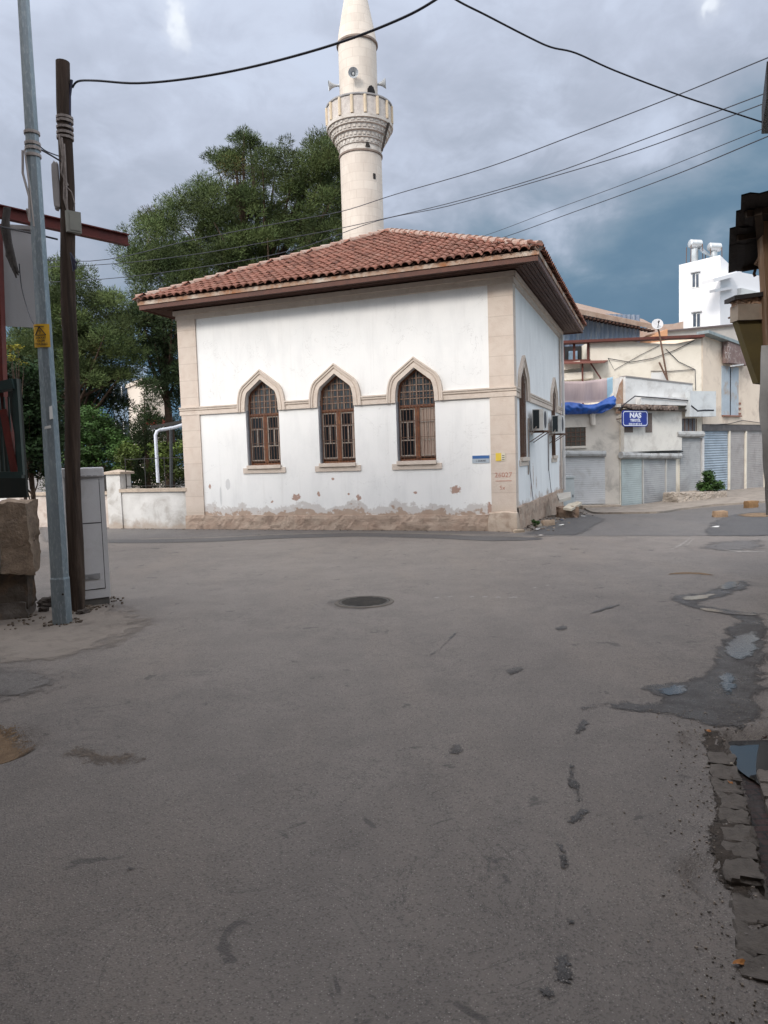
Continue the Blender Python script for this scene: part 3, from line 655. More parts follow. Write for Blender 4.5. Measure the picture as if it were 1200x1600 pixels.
# barrel tiles
AP = (L_+C+E_+B_)/4; ZA = 8.22; ZT0 = ZE+.185
tiles = MB(); PIT = .198; SEC = [(-.099, -.004), (-.078, .0), (-.070, .026), (-.045, .051), (0, .062), (.045, .051), (.070, .026), (.078, .0), (.099, -.004)]
for i in range(4):
    P0 = corner(i, OV+.09, ZT0); P1 = corner(i+1, OV+.09, ZT0); Q = Vector((AP.x, AP.y, ZA)); ex = (P1-P0); Wd = ex.length; ex = ex/Wd; mid = (P0+P1)/2
    up = Q-mid; SL = up.length; up = up/SL; nn = ex.cross(up).normalized(); rows = 19; rp = SL/rows
    for j in range(rows):
        t0 = j*rp; half = Wd/2*(1-t0/SL); nc = int(half/PIT)+1
        for k in range(-nc, nc+1):
            xc = k*PIT
            if abs(xc) > half-.02: continue
            jx, jz, jr_ = random.uniform(-.007, .007), random.uniform(-.005, .007), random.uniform(-.012, .012)
            v_ = random.random(); base = (1+.28*(v_-.5), 1+.28*(v_-.5)*.9, 1+.25*(v_-.5))
            if random.random() < .06: base = (.62, .60, .60)
            elif random.random() < .06: base = (1.25, 1.35, 1.4)
            vs = []
            for (tt, lift, sc_) in ((t0-.035, .034, 1.05), (t0+rp*.5, .020, 1.), (t0+rp+.01, .006, .94)):
                for (x, z) in SEC:
                    vs.append(mid + ex*(xc+x*sc_+jx+jr_*(tt-t0)/rp) + up*max(0, tt) + nn*((z+lift+jz)) - (up*.035 if tt < 0 else up*0))
            n = len(SEC); fs_ = [(r*n+q, r*n+q+1, (r+1)*n+q+1, (r+1)*n+q) for r in range(2) for q in range(n-1)]
            lip = [p_-nn*.016 for p_ in vs[:n]]; vs += lip; fs_ += [(3*n+q, 3*n+q+1, q+1, q) for q in range(n-1)]
            tiles.add(vs, fs_, base)
tiles.build('roof_tiles', mat('terracotta_tile', (.235, .100, .068), (.18, .080, .058), 5, .85, .3, 60, attr='tint', dirt=((.20, .12, .09), .6, 2.2)), mosque)
mb = MB()          # boarding under the tiles
for i in range(4):
    a, b_ = corner(i, OV+.04, ZT0-.01), corner(i+1, OV+.04, ZT0-.01); mb.add([a, b_, (AP.x, AP.y, ZA-.02)], [(0, 1, 2)])
mb.build('roof_deck', mat('roof_mortar', (.16, .09, .07), (.10, .06, .05), 8, .9), mosque)
mb = MB()
for i in range(4):
    P0 = corner(i, OV+.07, ZT0+.04); Q = Vector((AP.x, AP.y, ZA+.05)); n = 24
    for k in range(n):
        a, b_ = P0.lerp(Q, k/n), P0.lerp(Q, (k+1.12)/n); lift = Vector((0, 0, .02))
        mb.tube([a+lift, b_], [.105, .085], 10); 
mb.lathe((AP.x, AP.y, ZA-.05), [(.22, 0), (.18, .14), (.06, .19), (0, .19)], 14)
mb.build('hip_tiles', mat('weathered_hip_tile', (.29, .16, .12), (.34, .26, .22), 5, .9, .4, 40, dirt=((.42, .37, .33), .6, 4)), mosque)
# downpipe on the far corner of the side wall
mb = MB(); mb.tube([FS.pt(LS-.35, 5.5, .12), FS.pt(LS-.35, 3.3, .14), FS.pt(LS-.35, .5, .14)], .045, 8); mb.build('downpipe', mat('pale_pipe', (.62, .60, .58), rough=.5), mosque)
# cables stapled to the side wall
for s_ in (1.95, 5.3):
    mb = MB(); mb.tube([FS.pt(s_, 2.3, .02), FS.pt(s_+.03, 1.3, .018), FS.pt(s_, .55, .09)], .012, 5)
    mb.build('wall_cable', mat('grey_cable', (.25, .25, .26)), mosque)
# plates and painted number on the front
def plate(name, F, x0, y0, x1, y1, o, m, label, cat, text=None, tm=None):
    (a0, z1), (a1, z0) = F.px(x0, y0), F.px(x1, y1); r = thing(name, label, cat, F.pt((a0+a1)/2, z0, o)); mb = MB(); mb.fbox(F, a0, a1, z0, z1, o, o+.008); mb.build('plate', m, r); return r, (a0, z0, a1, z1)
def text(F, s, a, z, size, o, m, parent, name='lettering', align='CENTER', bold=.0, sx=1., ext=.002, shear=0., world=True):
    cu = bpy.data.curves.new('t', 'FONT'); cu.body = s; cu.size = size; cu.align_x = align; cu.offset = bold; cu.extrude = ext/2; cu.shear = shear; cu.resolution_u = 3
    to = bpy.data.objects.new('t', cu); COL.objects.link(to); bpy.context.view_layer.update()
    me = to.to_mesh(); mb = MB(); mb.add([F.pt(a+v.co.x*sx, z+v.co.y, o+ext/2+v.co.z) for v in me.vertices], [tuple(p.vertices) for p in me.polygons]); to.to_mesh_clear()
    bpy.data.objects.remove(to); bpy.data.curves.remove(cu); return mb.build(name, m, parent) if parent else mb
M_BLUEP = mat('blue_plate', (.05, .13, .33), (.06, .15, .36), 4, .4); M_WHT = mat('white_paint', (.75, .75, .74), rough=.5)
M_INK = mat('dark_ink', (.04, .04, .05), rough=.6)
r, (a0, z0, a1, z1) = plate('street_sign', FF, 738, 712, 765, 723, .004, mat('pale_plate', (.42, .47, .52), (.36, .42, .48), 5, .5), 'small blue and grey street name plate on the white front wall', 'sign')
mb = MB(); mb.fbox(FF, a0+.004, a1-.004, (z0+z1)/2+.015, z1-.004, .012, .015); mb.build('blue_band', M_BLUEP, r)
text(FF, '1. SOKAK', (a0+a1)/2, z0+.03, .055, .0125, M_INK, r, bold=.001)
r, (a0, z0, a1, z1) = plate('meter_tag', FF, 775, 708, 784, 720, .038, mat('yellow_tag', (.75, .55, .08), rough=.5), 'little yellow tag with pale half on the stone corner pier', 'tag')
mb = MB(); mb.fbox(FF, a1, a1+.09, z0, z1, .038, .045); mb.build('pale_half', mat('cream_tag', (.66, .62, .50)), r)
mb = MB(); [mb.fbox(FF, a1+.015, a1+.07, z0+k*.045+.02, z0+k*.045+.032, .045, .047) for k in range(3)]; mb.build('print', M_INK, r)
M_RP = mat('faded_red_paint', (.36, .12, .09), (.50, .30, .24), 30, .8)
r = thing('painted_number', 'faded red number 26027 over a line hand painted on stone pier', 'graffiti', FF.pt(LF-.25, 1.0, .04))
text(FF, '26027', LF-.245, 1.205, .155, .0362, M_RP, r, sx=1.02)
text(FF, 'Sx', LF-.27, .93, .13, .0362, M_RP, r); mb = MB(); mb.fbox(FF, LF-.42, LF-.06, 1.115, 1.13, .0362, .038); mb.build('line', M_RP, r)
# air conditioners on the side wall
M_AC = mat('white_ac_casing', (.62, .62, .60), (.54, .54, .52), 5, .5, dirt=((.35, .30, .25), .5, 4))
for k, (s0, z0, lab) in enumerate(((1.95, 2.27, 'nearer white air conditioner unit between the two side windows'), (5.55, 2.28, 'farther air conditioner unit in front of second side window'))):
    a = thing('air_conditioner', lab, 'air conditioner', FS.pt(s0+.4, z0, .27), group='air conditioners on the side wall')
    mb = MB(); mb.fbox(FS, s0, s0+.8, z0, z0+.52, .10, .37); mb.build('casing', M_AC, a)
    mb = MB(); mb.fbox(FS, s0-.006, s0, z0+.05, z0+.5, .12, .27); [mb.fbox(FS, s0-.009, s0-.006, z0+.08+q*.05, z0+.1+q*.05, .125, .265) for q in range(9)]; mb.build('side_grille', mat('dark_coil', (.03, .04, .045), rough=.5), a)
    mb = MB(); mb.lathe(FS.pt(s0+.3, z0+.27, .371), [(.21, 0), (.21, .006), (.19, .006), (.0, .004)], 24, axis=FS.n); mb.build('fan_grille', mat('fan_dark', (.08, .08, .09)), a)
    mb = MB(); [mb.bar(FS.pt(s0+q, z0-.02, .0), FS.pt(s0+q, z0-.02, .47), .035) for q in (.1, .7)]; [mb.bar(FS.pt(s0+q, z0-.28, .01), FS.pt(s0+q, z0-.03, .4), .02) for q in (.1, .7)]; mb.fbox(FS, s0-.1, s0+.85, z0-.032, z0-.012, .42, .46); mb.build('bracket', M_BAR, a)
    mb = MB(); mb.tube([FS.pt(s0, z0+.1, .2), FS.pt(s0-.12, z0-.1, .1), FS.pt(s0-.15, z0+.3, .03), FS.pt(s0-.2, 1.2, .02)], .016, 6); mb.build('pipe', mat('insulated_pipe', (.35, .30, .26)), a)
# ------------------------------------------------------------------ minaret
DM = 27.6; KM = DM/25.
mc = at(567, 375, DM); MX = mc.x+.02
def mz(y): return at(560, y, DM).z
minaret = thing('minaret', 'round pale limestone minaret with balcony and pointed cone behind the mosque', 'minaret', (MX, DM, 0))
def ashlar(t, co, col, b):
    s = t.sep(co); ang = t.math('MULTIPLY', t.math('ARCTAN2', s[1], s[0]), .76)
    br = t.node('ShaderNodeTexBrick'); t.put(br.inputs['Vector'], t.comb(ang, s[2], 0.)); br.inputs['Scale'].default_value = 1.; br.inputs['Mortar Size'].default_value = .008
    br.inputs['Brick Width'].default_value = .55; br.inputs['Row Height'].default_value = .31; br.inputs['Color1'].default_value = (.67, .60, .525, 1); br.inputs['Color2'].default_value = (.56, .49, .425, 1); br.inputs['Mortar'].default_value = (.48, .41, .35, 1); br.inputs['Bias'].default_value = -.1
    col = t.mix(.6, col, br.outputs[0]); return t.mix(t.rng(t.noise(t.vmath('MULTIPLY', co, (1, 1, .3)), 2.5, 6, .65), .5, .78, 0., .5), col, (.40, .34, .29))
M_MS = mat('minaret_limestone', (.65, .585, .515), (.57, .50, .44), 2, .85, .4, 22, build=ashlar)
M_MS2 = mat('minaret_moulding', (.66, .62, .57), (.52, .47, .42), 3, .85, .3, 25, dirt=((.28, .23, .2), .5, 5))
M_MD = mat('dark_moulding', (.30, .24, .20), (.20, .16, .14), 5, .9)
cM = Vector((MX, DM, 0)); r0, r1 = .70*KM, .635*KM
mb = MB(); mb.lathe(cM, [(r0*1.05, 0), (r0*1.0, mz(300)), (r0, mz(249))], 40); mb.build('shaft', M_MS, minaret, smooth=True)
mb = MB(); mb.lathe(cM, [(r0, mz(249)), (r0*1.05, mz(248.5)), (r0*1.06, mz(246)), (r0, mz(245))], 40); mb.build('ring_moulding', M_MD, minaret, smooth=True)
zt = [mz(245), mz(237), mz(230), mz(221), mz(212.5), mz(206), mz(201)]
mb = MB(); k_ = KM; mb.lathe(cM, [(.70*k_, zt[0]), (.70*k_, zt[1]), (.74*k_, zt[1]+.02), (.745*k_, zt[1]+.05), (.755*k_, zt[2]), (.81*k_, zt[2]+.02), (.815*k_, zt[2]+.06), (.855*k_, zt[3]), (.93*k_, zt[3]+.02), (.935*k_, zt[3]+.06), (.97*k_, zt[4]), (1.03*k_, zt[4]+.02), (1.035*k_, zt[4]+.06), (1.05*k_, zt[5]), (1.11*k_, zt[5]+.01), (1.12*k_, zt[6]), (.6*k_, zt[6])], 48); mb.build('corbelling', M_MS2, minaret, smooth=True)
mb = MB()
for lev, (rr, z0, z1, nn_) in enumerate(((.745, zt[1]+.06, zt[2]-.01, 30), (.83, zt[2]+.08, zt[3]-.02, 36), (.945, zt[3]+.08, zt[4]-.02, 36), (1.035, zt[4]+.07, zt[5]-.005, 32))):
    for k in range(nn_):
        a = 2*math.pi*k/nn_; d_ = Vector((math.cos(a), math.sin(a), 0)); e_ = Vector((-d_.y, d_.x, 0)); p_ = cM+d_*(rr*k_); ww = math.pi*rr*k_/nn_*.55
        mb.hexa([p_-e_*ww-d_*.06+Vector((0, 0, z0)), p_-e_*ww+d_*.02+Vector((0, 0, z0)), p_+e_*ww+d_*.02+Vector((0, 0, z0)), p_+e_*ww-d_*.06+Vector((0, 0, z0)), p_-e_*ww-d_*.06+Vector((0, 0, z1)), p_-e_*ww+d_*.035+Vector((0, 0, z1)), p_+e_*ww+d_*.035+Vector((0, 0, z1)), p_+e_*ww-d_*.06+Vector((0, 0, z1))])
mb.build('niche_carving', M_MS2, minaret)
zp0, zp1 = zt[6], mz(173)
mb = MB(); mb.lathe(cM, [(1.085*k_, zp0), (1.085*k_, zp1), (.98*k_, zp1), (.98*k_, zp0)], 32); mb.build('balcony_parapet', mat('parapet_stone', (.58, .53, .49), (.46, .42, .39), 6, .9, .5, 20, dirt=((.30, .26, .24), .5, 8)), minaret)
mb = MB(); mb.lathe(cM, [(1.10*k_, zp1-.0), (1.12*k_, zp1+.02), (1.12*k_, zp1+.07), (1.0*k_, zp1+.08), (.95*k_, zp1)], 32); mb.build('balcony_rail', mat('grey_rail', (.34, .33, .33), (.25, .24, .24), 5, .8), minaret)
for k in range(16):
    mb = MB(); a = 2*math.pi*(k+.5)/16; d_ = Vector((math.cos(a), math.sin(a), 0)); mb.tube([cM+d_*(1.10*k_)+Vector((0, 0, zp0+.03)), cM+d_*(1.10*k_)+Vector((0, 0, zp1))], .055, 8)
    mb.build('balcony_post', mat('ochre_post', (.60, .50, .37), (.52, .42, .30), 5, .85), minaret, smooth=True)
mb = MB(); mb.lathe(cM, [(r1, zt[6]), (r1, mz(74.5))], 40); mb.build('upper_shaft', M_MS, minaret, smooth=True)
mb = MB(); mb.lathe(cM, [(r1, mz(75)), (.69*KM, mz(74)), (.69*KM, mz(71)), (.66*KM, mz(70.5))], 40); mb.build('cone_ring', M_MD, minaret, smooth=True)
ztip = mz(-98); mb = MB(); mb.lathe(cM, [(.66*KM, mz(70.5)), (.60*KM, mz(52)), (.37*KM, mz(-5)), (.18*KM, mz(-52)), (.02, ztip)], 40); mb.build('cone', M_MS, minaret, smooth=True)
mb = MB(); mb.lathe(cM, [(.03, ztip-.1), (.03, ztip+.3), (.12, ztip+.4), (.03, ztip+.5), (.08, ztip+.6), (.0, ztip+.9)], 12); mb.build('finial', mat('brass', (.4, .3, .12), metal=.8, rough=.4), minaret, smooth=True)
dirp = lambda px, y: (at(px, y, DM-.5)-cM)
dd = Vector((.66, -.75, 0)).normalized(); e_ = Vector((-dd.y, dd.x, 0))
mb = MB(); q = cM+dd*(r1-.05); mb.fpoly(Face(q-e_*-.0, q-e_*-.0+e_), [(-.16, zt[6]+.3), (.16, zt[6]+.3), (.16, mz(153)), (.1, mz(148)), (0, mz(145.5)), (-.1, mz(148)), (-.16, mz(153))], -.02, .08); mb.build('doorway', mat('dark_opening', (.015, .012, .012)), minaret)
mb = MB()
for (ang_x, y0_) in ((.35, 239), (.62, 286)):
    d2 = Vector((ang_x, -math.sqrt(1-ang_x**2), 0)); e2 = Vector((-d2.y, d2.x, 0)); q = cM+d2*(r0*(1.03 if y0_ < 260 else 1.0)-.03); F2 = Face(q, q+e2)
    mb.fpoly(F2, [(-.09, mz(y0_+4)), (.09, mz(y0_+4)), (.02, mz(y0_-3)), (-.04, mz(y0_-3))] if y0_ < 260 else [(-.05, mz(y0_+4)), (.05, mz(y0_+4)), (.05, mz(y0_-4)), (-.05, mz(y0_-4))], -.02, .05)
mb.build('vent_hole', mat('dark_hole', (.03, .026, .024)), minaret)
mb = MB(); q = Vector((.87, -.5, 0)).normalized(); mb.tube([cM+q*(1.12*k_)+Vector((0, 0, zp0-.1)), cM+q*(1.02*k_)+Vector((0, 0, zt[3]+.1)), cM+q*(.82*k_)+Vector((0, 0, zt[0]))], .045, 6); mb.build('drain_stain', mat('dark_drain', (.05, .04, .035)), minaret)
# horn loudspeakers on the minaret
M_HORN = mat('grey_horn', (.50, .52, .54), (.40, .42, .44), 6, .4, metal=.3)
for (px, py, ax, lab) in ((552, 113, Vector((.03, -1, -.12)), 'grey horn loudspeaker facing the road from the middle of minaret'), (513, 134, Vector((-1, -.12, -.05)), 'horn loudspeaker pointing left above the minaret balcony'), (603, 130, Vector((1, -.10, .05)), 'horn loudspeaker pointing right above the minaret balcony')):
    ax.normalize(); mouth = at(px, py, DM - (r1+.3 if abs(ax.x) < .5 else .1)); back = mouth-ax*.50
    s_ = thing('loudspeaker', lab, 'loudspeaker', mouth-ax*.45, group='horn loudspeakers on the minaret')
    mb = MB(); mb.lathe(back, [(.0, 0), (.06, .0), (.065, .10), (.035, .13), (.05, .25), (.09, .36), (.15, .44), (.185, .49), (.18, .49), (.14, .44), (.08, .36), (.03, .26), (0, .26)], 20, axis=ax); mb.build('horn', M_HORN, s_, smooth=True)
    mb = MB(); mb.lathe(mouth-ax*.2, [(0, .0), (.05, .02), (.03, .12), (0, .14)], 12, axis=ax); mb.build('driver', M_WHT, s_, smooth=True)
    mb = MB(); mb.bar(back+ax*.05, back+ax*.05-Vector((0, 0, .16)), .03); q = cM.copy(); q.z = (back.z-.15); mb.bar(back+ax*.05-Vector((0, 0, .15)), q+(Vector((back.x, back.y, q.z))-q).normalized()*(r1-.02), .03); mb.build('bracket', M_MD, s_)
# ------------------------------------------------------------------ yard wall and garden on the left
M_YW = mat('yard_wall_plaster', (.64, .63, .61), (.52, .51, .49), 1.8, .9, .3, 16, dirt=((.30, .27, .24), .75, 1.7), build=lambda t, co, col, b: t.mix(t.rng(t.math('ADD', t.sep(co)[2], t.math('MULTIPLY', t.noise(co, 2.5, 6, .7), .7)), .42, .62, .75, 0.), col, (.34, .27, .215)))
M_COP = mat('stone_coping', (.50, .42, .34), (.38, .31, .25), 6, .9, .6, 25, dirt=((.24, .20, .17), .6, 8))
M_IRON = mat('black_iron', (.025, .027, .03), (.04, .035, .03), 12, .6)
FY = Face(L_+U*6.2, L_)                                    # continues the front wall to the left
yw = thing('yard_wall', 'low white plastered yard wall with stone coping joined to left corner of mosque', 'wall', L_+U*1.2)
def Y(a): return FY.L-a
def lumpy(F, s0, s1, z0, z1, o0, o1, amp=.015, seed=0, step=.12):
    n = max(2, int((s1-s0)/step)); m_ = max(2, int((z1-z0)/step)); mb = MB(); vs = []
    for j in range(m_+1):
        for i in range(n+1):
            a = s0+(s1-s0)*i/n; z = z0+(z1-z0)*j/m_; vs.append(F.pt(a, z + (amp*mnoise.noise(Vector((a*2, seed, 3))) if j == m_ else 0), o1+amp*mnoise.noise(Vector((a*2.7, z*2.7, seed)))))
    k = (n+1)*(m_+1); vs2 = [F.pt(s0+(s1-s0)*i/n, z1 + amp*mnoise.noise(Vector(((s0+(s1-s0)*i/n)*2, seed, 3))), o0) for i in range(n+1)]
    fs_ = [(j*(n+1)+i, j*(n+1)+i+1, (j+1)*(n+1)+i+1, (j+1)*(n+1)+i) for j in range(m_) for i in range(n)]
    fs_ += [(m_*(n+1)+i, m_*(n+1)+i+1, k+i+1, k+i) for i in range(n)]
    mb.add(vs+vs2, fs_)
    e = len(mb.v)
    for s_, col_ in ((0, 1), (n, -1)):
        ids = [j*(n+1)+s_ for j in range(m_+1)]; b0 = F.pt(s0 if s_ == 0 else s1, z0, o0); b1 = F.pt(s0 if s_ == 0 else s1, z1, o0)
        mb.add([vs[q] for q in ids]+[b1, b0], [tuple(range(len(ids)+2))])
    return mb
lumpy(FY, Y(2.15), Y(.03), -.1, 1.0, -.25, .0, seed=1).build('wall', M_YW, yw)
mb = lumpy(FY, Y(2.2), Y(.0), 1.0, 1.09, -.3, .05, .012, 5, .08); mb.build('coping', M_COP, yw)
mb = MB(); mb.fbox(FY, Y(2.62), Y(2.15), -.1, 1.5, -.40, .04); mb.build('pier', M_YW, yw)
mb = MB(); a = [FY.pt(s_, 1.5, o_) for s_, o_ in ((Y(2.70), .1), (Y(2.08), .1), (Y(2.08), -.48), (Y(2.70), -.48))]; Z = Vector((0, 0, 1)); top = (a[0]+a[2])/2+Z*.13
mb.add(a+[p_+Z*.06 for p_ in a]+[top], [(0, 1, 5, 4), (1, 2, 6, 5), (2, 3, 7, 6), (3, 0, 4, 7), (4, 5, 8), (5, 6, 8), (6, 7, 8), (7, 4, 8), (3, 2, 1, 0)]); mb.build('pier_cap', M_COP, yw)
lw = thing('yard_wall', 'lower stained garden wall running left behind the grey utility cabinet', 'wall', L_+U*4.5)
lumpy(FY, Y(12.), Y(2.7), -.1, .93, -.55, -.25, seed=2).build('wall', mat('stained_plaster', (.55, .50, .46), (.44, .36, .31), 2, .9, .4, 18, dirt=((.28, .20, .16), .8, 2.5)), lw)
lumpy(FY, Y(12.), Y(2.7), .93, 1.02, -.6, -.2, .015, 9, .1).build('coping', M_COP, lw)
for a_ in (3.45, 6.6, 7.25, 9.6): mb = MB(); mb.fbox(FY, Y(a_+.3), Y(a_), .5, 1.5, -.58, -.21); mb.build('pier', M_YW, lw)
gt = thing('iron_fence', 'dark iron panel fence set between the white wall piers', 'fence', L_+U*3.2)
mb = MB(); [mb.bar(FY.pt(Y(2.65+k*.1), .95, -.4), FY.pt(Y(2.65+k*.1), 1.5, -.4), .07, .012) for k in range(8)]; mb.build('panel', M_IRON, gt)
mb = MB(); [mb.bar(FY.pt(Y(3.45), z, -.39), FY.pt(Y(2.62), z, -.39), .03) for z in (1.0, 1.48)]; mb.build('rail', M_IRON, gt)
fe = thing('iron_railing', 'thin black iron railing standing on the coping of the white yard wall', 'railing', L_+U*1.1)
mb = MB(); [mb.bar(FY.pt(Y(2.1), z, -.15), FY.pt(Y(.1), z, -.15), .018) for z in (1.16, 1.9)]; mb.build('rail', M_IRON, fe)
for s_ in (.15, .8, 1.45, 2.1): mb = MB(); mb.bar(FY.pt(Y(s_), 1.08, -.15), FY.pt(Y(s_), 1.95, -.15), .02); mb.build('upright', M_IRON, fe)
p0, p1, p2 = at(247, 754, 19.9), at(243, 680, 19.9), at(250, 672, 19.9)
mb = MB(); mb.tube([p0, p1, p1.lerp(p2, .5)+Vector((-.02, 0, .04)), p2, at(272, 668, 20.1), at(285, 664, 20.2)], .045, 10); solo('vent_pipe', mb, mat('white_pipe', (.62, .66, .74), (.55, .60, .68), 4, .5), 'bent white pipe rising from the yard wall coping', 'pipe', smooth=True)
cf = thing('canopy_frame', 'dark metal canopy frame beside the left corner of mosque', 'frame', at(268, 757, 21.2))
mb = MB(); mb.tube([at(268, 780, 21.2), at(267, 664, 21.2)], .05, 6); mb.build('post', mat('grey_iron', (.05, .055, .06)), cf)
mb = MB(); mb.bar(at(236, 668, 21.2), at(300, 656, 21.2), .08, .09); mb.build('beam', M_IRON, cf)
# foliage
M_BARK = mat('pine_bark', (.10, .065, .045), (.06, .04, .03), 8, .95, .8, 20)
def fol_mat(name, c1, c2, rough=.75):
    def bld(t, co, col, b):
        b.inputs['Subsurface Weight'].default_value = 0; return col
    return mat(name, c1, c2, 1.3, rough, attr='tint', spec=.2, build=bld)
M_PINE = fol_mat('pine_needles', (.076, .102, .036), (.045, .074, .029))
M_PINE_SHADE = fol_mat('shade_dark_pine_needles', (.034, .054, .022), (.022, .038, .017))  # darker needle copy, the garden's shade is put into its colour
M_LEAVES = fol_mat('green_leaves', (.040, .085, .020), (.026, .060, .018), .6)  # leaf colour taken down as well for the deep garden shade
M_LIME = fol_mat('lime_leaves', (.085, .12, .025), (.05, .085, .02), .6)
def clump(mb, c, rad, n, size, rnd, kind, tint):
    for _ in range(n):
        d = Vector((rnd.gauss(0, 1), rnd.gauss(0, 1), rnd.gauss(0, .8)+.15)).normalized(); r_ = rad*rnd.uniform(.35, 1.05)
        p = c + Vector((d.x*r_, d.y*r_, d.z*r_*.72))
        if kind == 'needle':
            # a spray of three thin needles' worth of foliage growing outwards
            ax = (d*.8 + Vector((rnd.uniform(-.6, .6), rnd.uniform(-.6, .6), rnd.uniform(-.1, .9)))).normalized(); L = size*rnd.uniform(.7, 1.4); wd = size*.13
            s_ = ax.cross(Vector((rnd.uniform(-1, 1), rnd.uniform(-1, 1), .3))).normalized()*wd
            v = rnd.uniform(.7, 1.3); col = (tint[0]*v, tint[1]*v, tint[2]*v)
            mb.add([p-s_, p+s_, p+ax*L], [(0, 1, 2)], col)
        else:
            a = Vector((rnd.uniform(-1, 1), rnd.uniform(-1, 1), rnd.uniform(-.6, .6))).normalized(); b_ = a.cross(d+Vector((.1, 0, .2))).normalized(); L = size*rnd.uniform(.7, 1.3)
            v = rnd.uniform(.7, 1.35); col = (tint[0]*v, tint[1]*v, tint[2]*v)
            mb.add([p-a*L*.5, p+b_*L*.28, p+a*L*.5, p-b_*L*.28], [(0, 1, 2, 3)], col)
def tree(name, label, cat, P, D, dd, ncl, rad, per, size, m, kind='needle', trunk=None, seed=1, group=None, brown=.05, holes=0., r0=.22, limbs=14):
    rnd = random.Random(seed); xs_ = [p[0] for p in P]; ys_ = [p[1] for p in P]; cen = []
    ax_, ay_ = trunk or ((min(xs_)+max(xs_))/2, max(ys_)); base = at(ax_, ay_, D); base.z = 0
    o = thing(name, label, cat, base, group=group)
    mb = MB(); tries = 0
    while len(cen) < ncl and tries < ncl*60:
        tries += 1; x, y = rnd.uniform(min(xs_), max(xs_)), rnd.uniform(min(ys_), max(ys_))
        if not pip(x, y, P): continue
        if holes and mnoise.noise(Vector((x*.03, y*.03, seed))) < -.35+holes: continue
        c = at(x, y, D + rnd.uniform(-dd, dd)); 
        if c.z < rad*.6: continue
        cen.append(c)
    for c in cen:
        v = rnd.uniform(.5, 1.5); tint = (v*1.05, v, v*.9)
        if rnd.random() < brown: tint = (v*1.9, v*1.05, v*.9)
        rr = rad*rnd.uniform(.6, 1.25); clump(mb, c, rr, int(per*(rr/rad)**2), size, rnd, kind, tint)
    mb.build('crown', m, o)
    zt_ = max(c.z for c in cen); zmid = sorted(c.z for c in cen)[len(cen)//4]; tp = Vector((sum(c.x for c in cen)/len(cen), sum(c.y for c in cen)/len(cen), zt_*.93))
    mb = MB(); pts = [base+Vector((0, 0, -.2)), base.lerp(tp, .33)+Vector((r0*.6, 0, 0)), base.lerp(tp, .66)+Vector((-r0*.5, .1, 0)), tp]; mb.tube(pts, [r0, r0*.75, r0*.45, r0*.12], 10)
    for c in rnd.sample(cen, min(limbs, len(cen))):
        f_ = max(.12, min(.9, (c.z-rad*1.5)/zt_*.85)); a = base.lerp(tp, f_); mid = a.lerp(c, .5)+Vector((0, 0, -.1*(c-a).length)); mb.tube([a, mid, c], [r0*.32, r0*.2, r0*.06], 6)
    mb.build('trunk', M_BARK, o, smooth='all'); return o
# soil of the garden
sheet('garden_soil', [(L_+U*.2+W*.2), (L_+U*22+W*.6), (L_+U*30+W*26), (L_+W*26)], mat('garden_soil', (.08, .06, .04), (.05, .05, .025), 1, .95, .6, 8), .01, amp=.0, step=2., world=True)
tree('pine_tree', 'large round pine tree rising behind the mosque roof left of the minaret', 'tree', [(190, 392), (215, 350), (248, 322), (285, 300), (330, 278), (352, 252), (385, 250), (420, 236), (440, 204), (470, 214), (500, 202), (545, 205), (560, 260), (560, 400), (500, 430), (400, 450), (300, 455), (222, 470), (205, 430)], 31, 2.4, 560, .56, 470, .115, M_PINE, trunk=(455, 700), seed=3, brown=.03, r0=.3, limbs=26, holes=.0)
tree('pine_tree', 'sparse side bough of a pine sticking out above the big round crown', 'tree', [(322, 246), (345, 236), (360, 212), (378, 204), (400, 214), (404, 232), (385, 246), (360, 258), (330, 258)], 30.4, .7, 44, .30, 260, .10, M_PINE, trunk=(430, 700), seed=5, brown=.02, limbs=9, r0=.18)
tree('pine_tree', 'broad pine tree in the garden behind the wooden utility pole', 'tree', [(60, 430), (80, 412), (118, 404), (140, 412), (150, 440), (178, 455), (200, 480), (214, 510), (222, 545), (205, 590), (150, 600), (60, 590), (20, 560), (30, 480)], 25.5, 1.6, 290, .46, 380, .10, M_PINE, trunk=(120, 760), seed=8, brown=.03, limbs=16)
tree('pine_tree', 'dark shaded pine just left of the mosque corner', 'tree', [(218, 470), (300, 455), (310, 520), (290, 640), (268, 625), (240, 600), (222, 560), (208, 520)], 27.5, 1.5, 90, .5, 260, .16, M_PINE_SHADE, trunk=(262, 770), seed=9, limbs=16)
tree('pine_tree', 'dark lower tree behind the wooden pole above green bushes', 'tree', [(60, 560), (190, 575), (200, 620), (180, 690), (150, 700), (120, 690), (40, 700), (20, 600)], 28, 1.6, 110, .5, 240, .15, M_PINE_SHADE, trunk=(170, 770), seed=10, holes=.1)
tree('cypress_tree', 'narrow dark cypress seen through the gap left of the mosque', 'tree', [(222, 600), (236, 595), (244, 640), (250, 700), (250, 765), (212, 765), (214, 680)], 25, .4, 40, .32, 220, .10, M_PINE_SHADE, trunk=(230, 775), seed=12, brown=0, limbs=3, r0=.1)
tree('shrub', 'bright green leafy bush behind the top of grey utility cabinet', 'shrub', [(112, 645), (140, 635), (175, 660), (195, 690), (200, 745), (110, 750)], 23.2, .7, 95, .36, 200, .085, M_LEAVES, 'leaf', trunk=(150, 770), seed=14, brown=.0, limbs=8, r0=.07)
tree('shrub', 'yellow green shrub beside the pier with the pyramid cap', 'shrub', [(185, 700), (205, 690), (218, 712), (210, 742), (182, 742)], 22.4, .4, 20, .28, 130, .08, M_LIME, 'leaf', trunk=(200, 770), seed=15, brown=0, limbs=5, r0=.04)
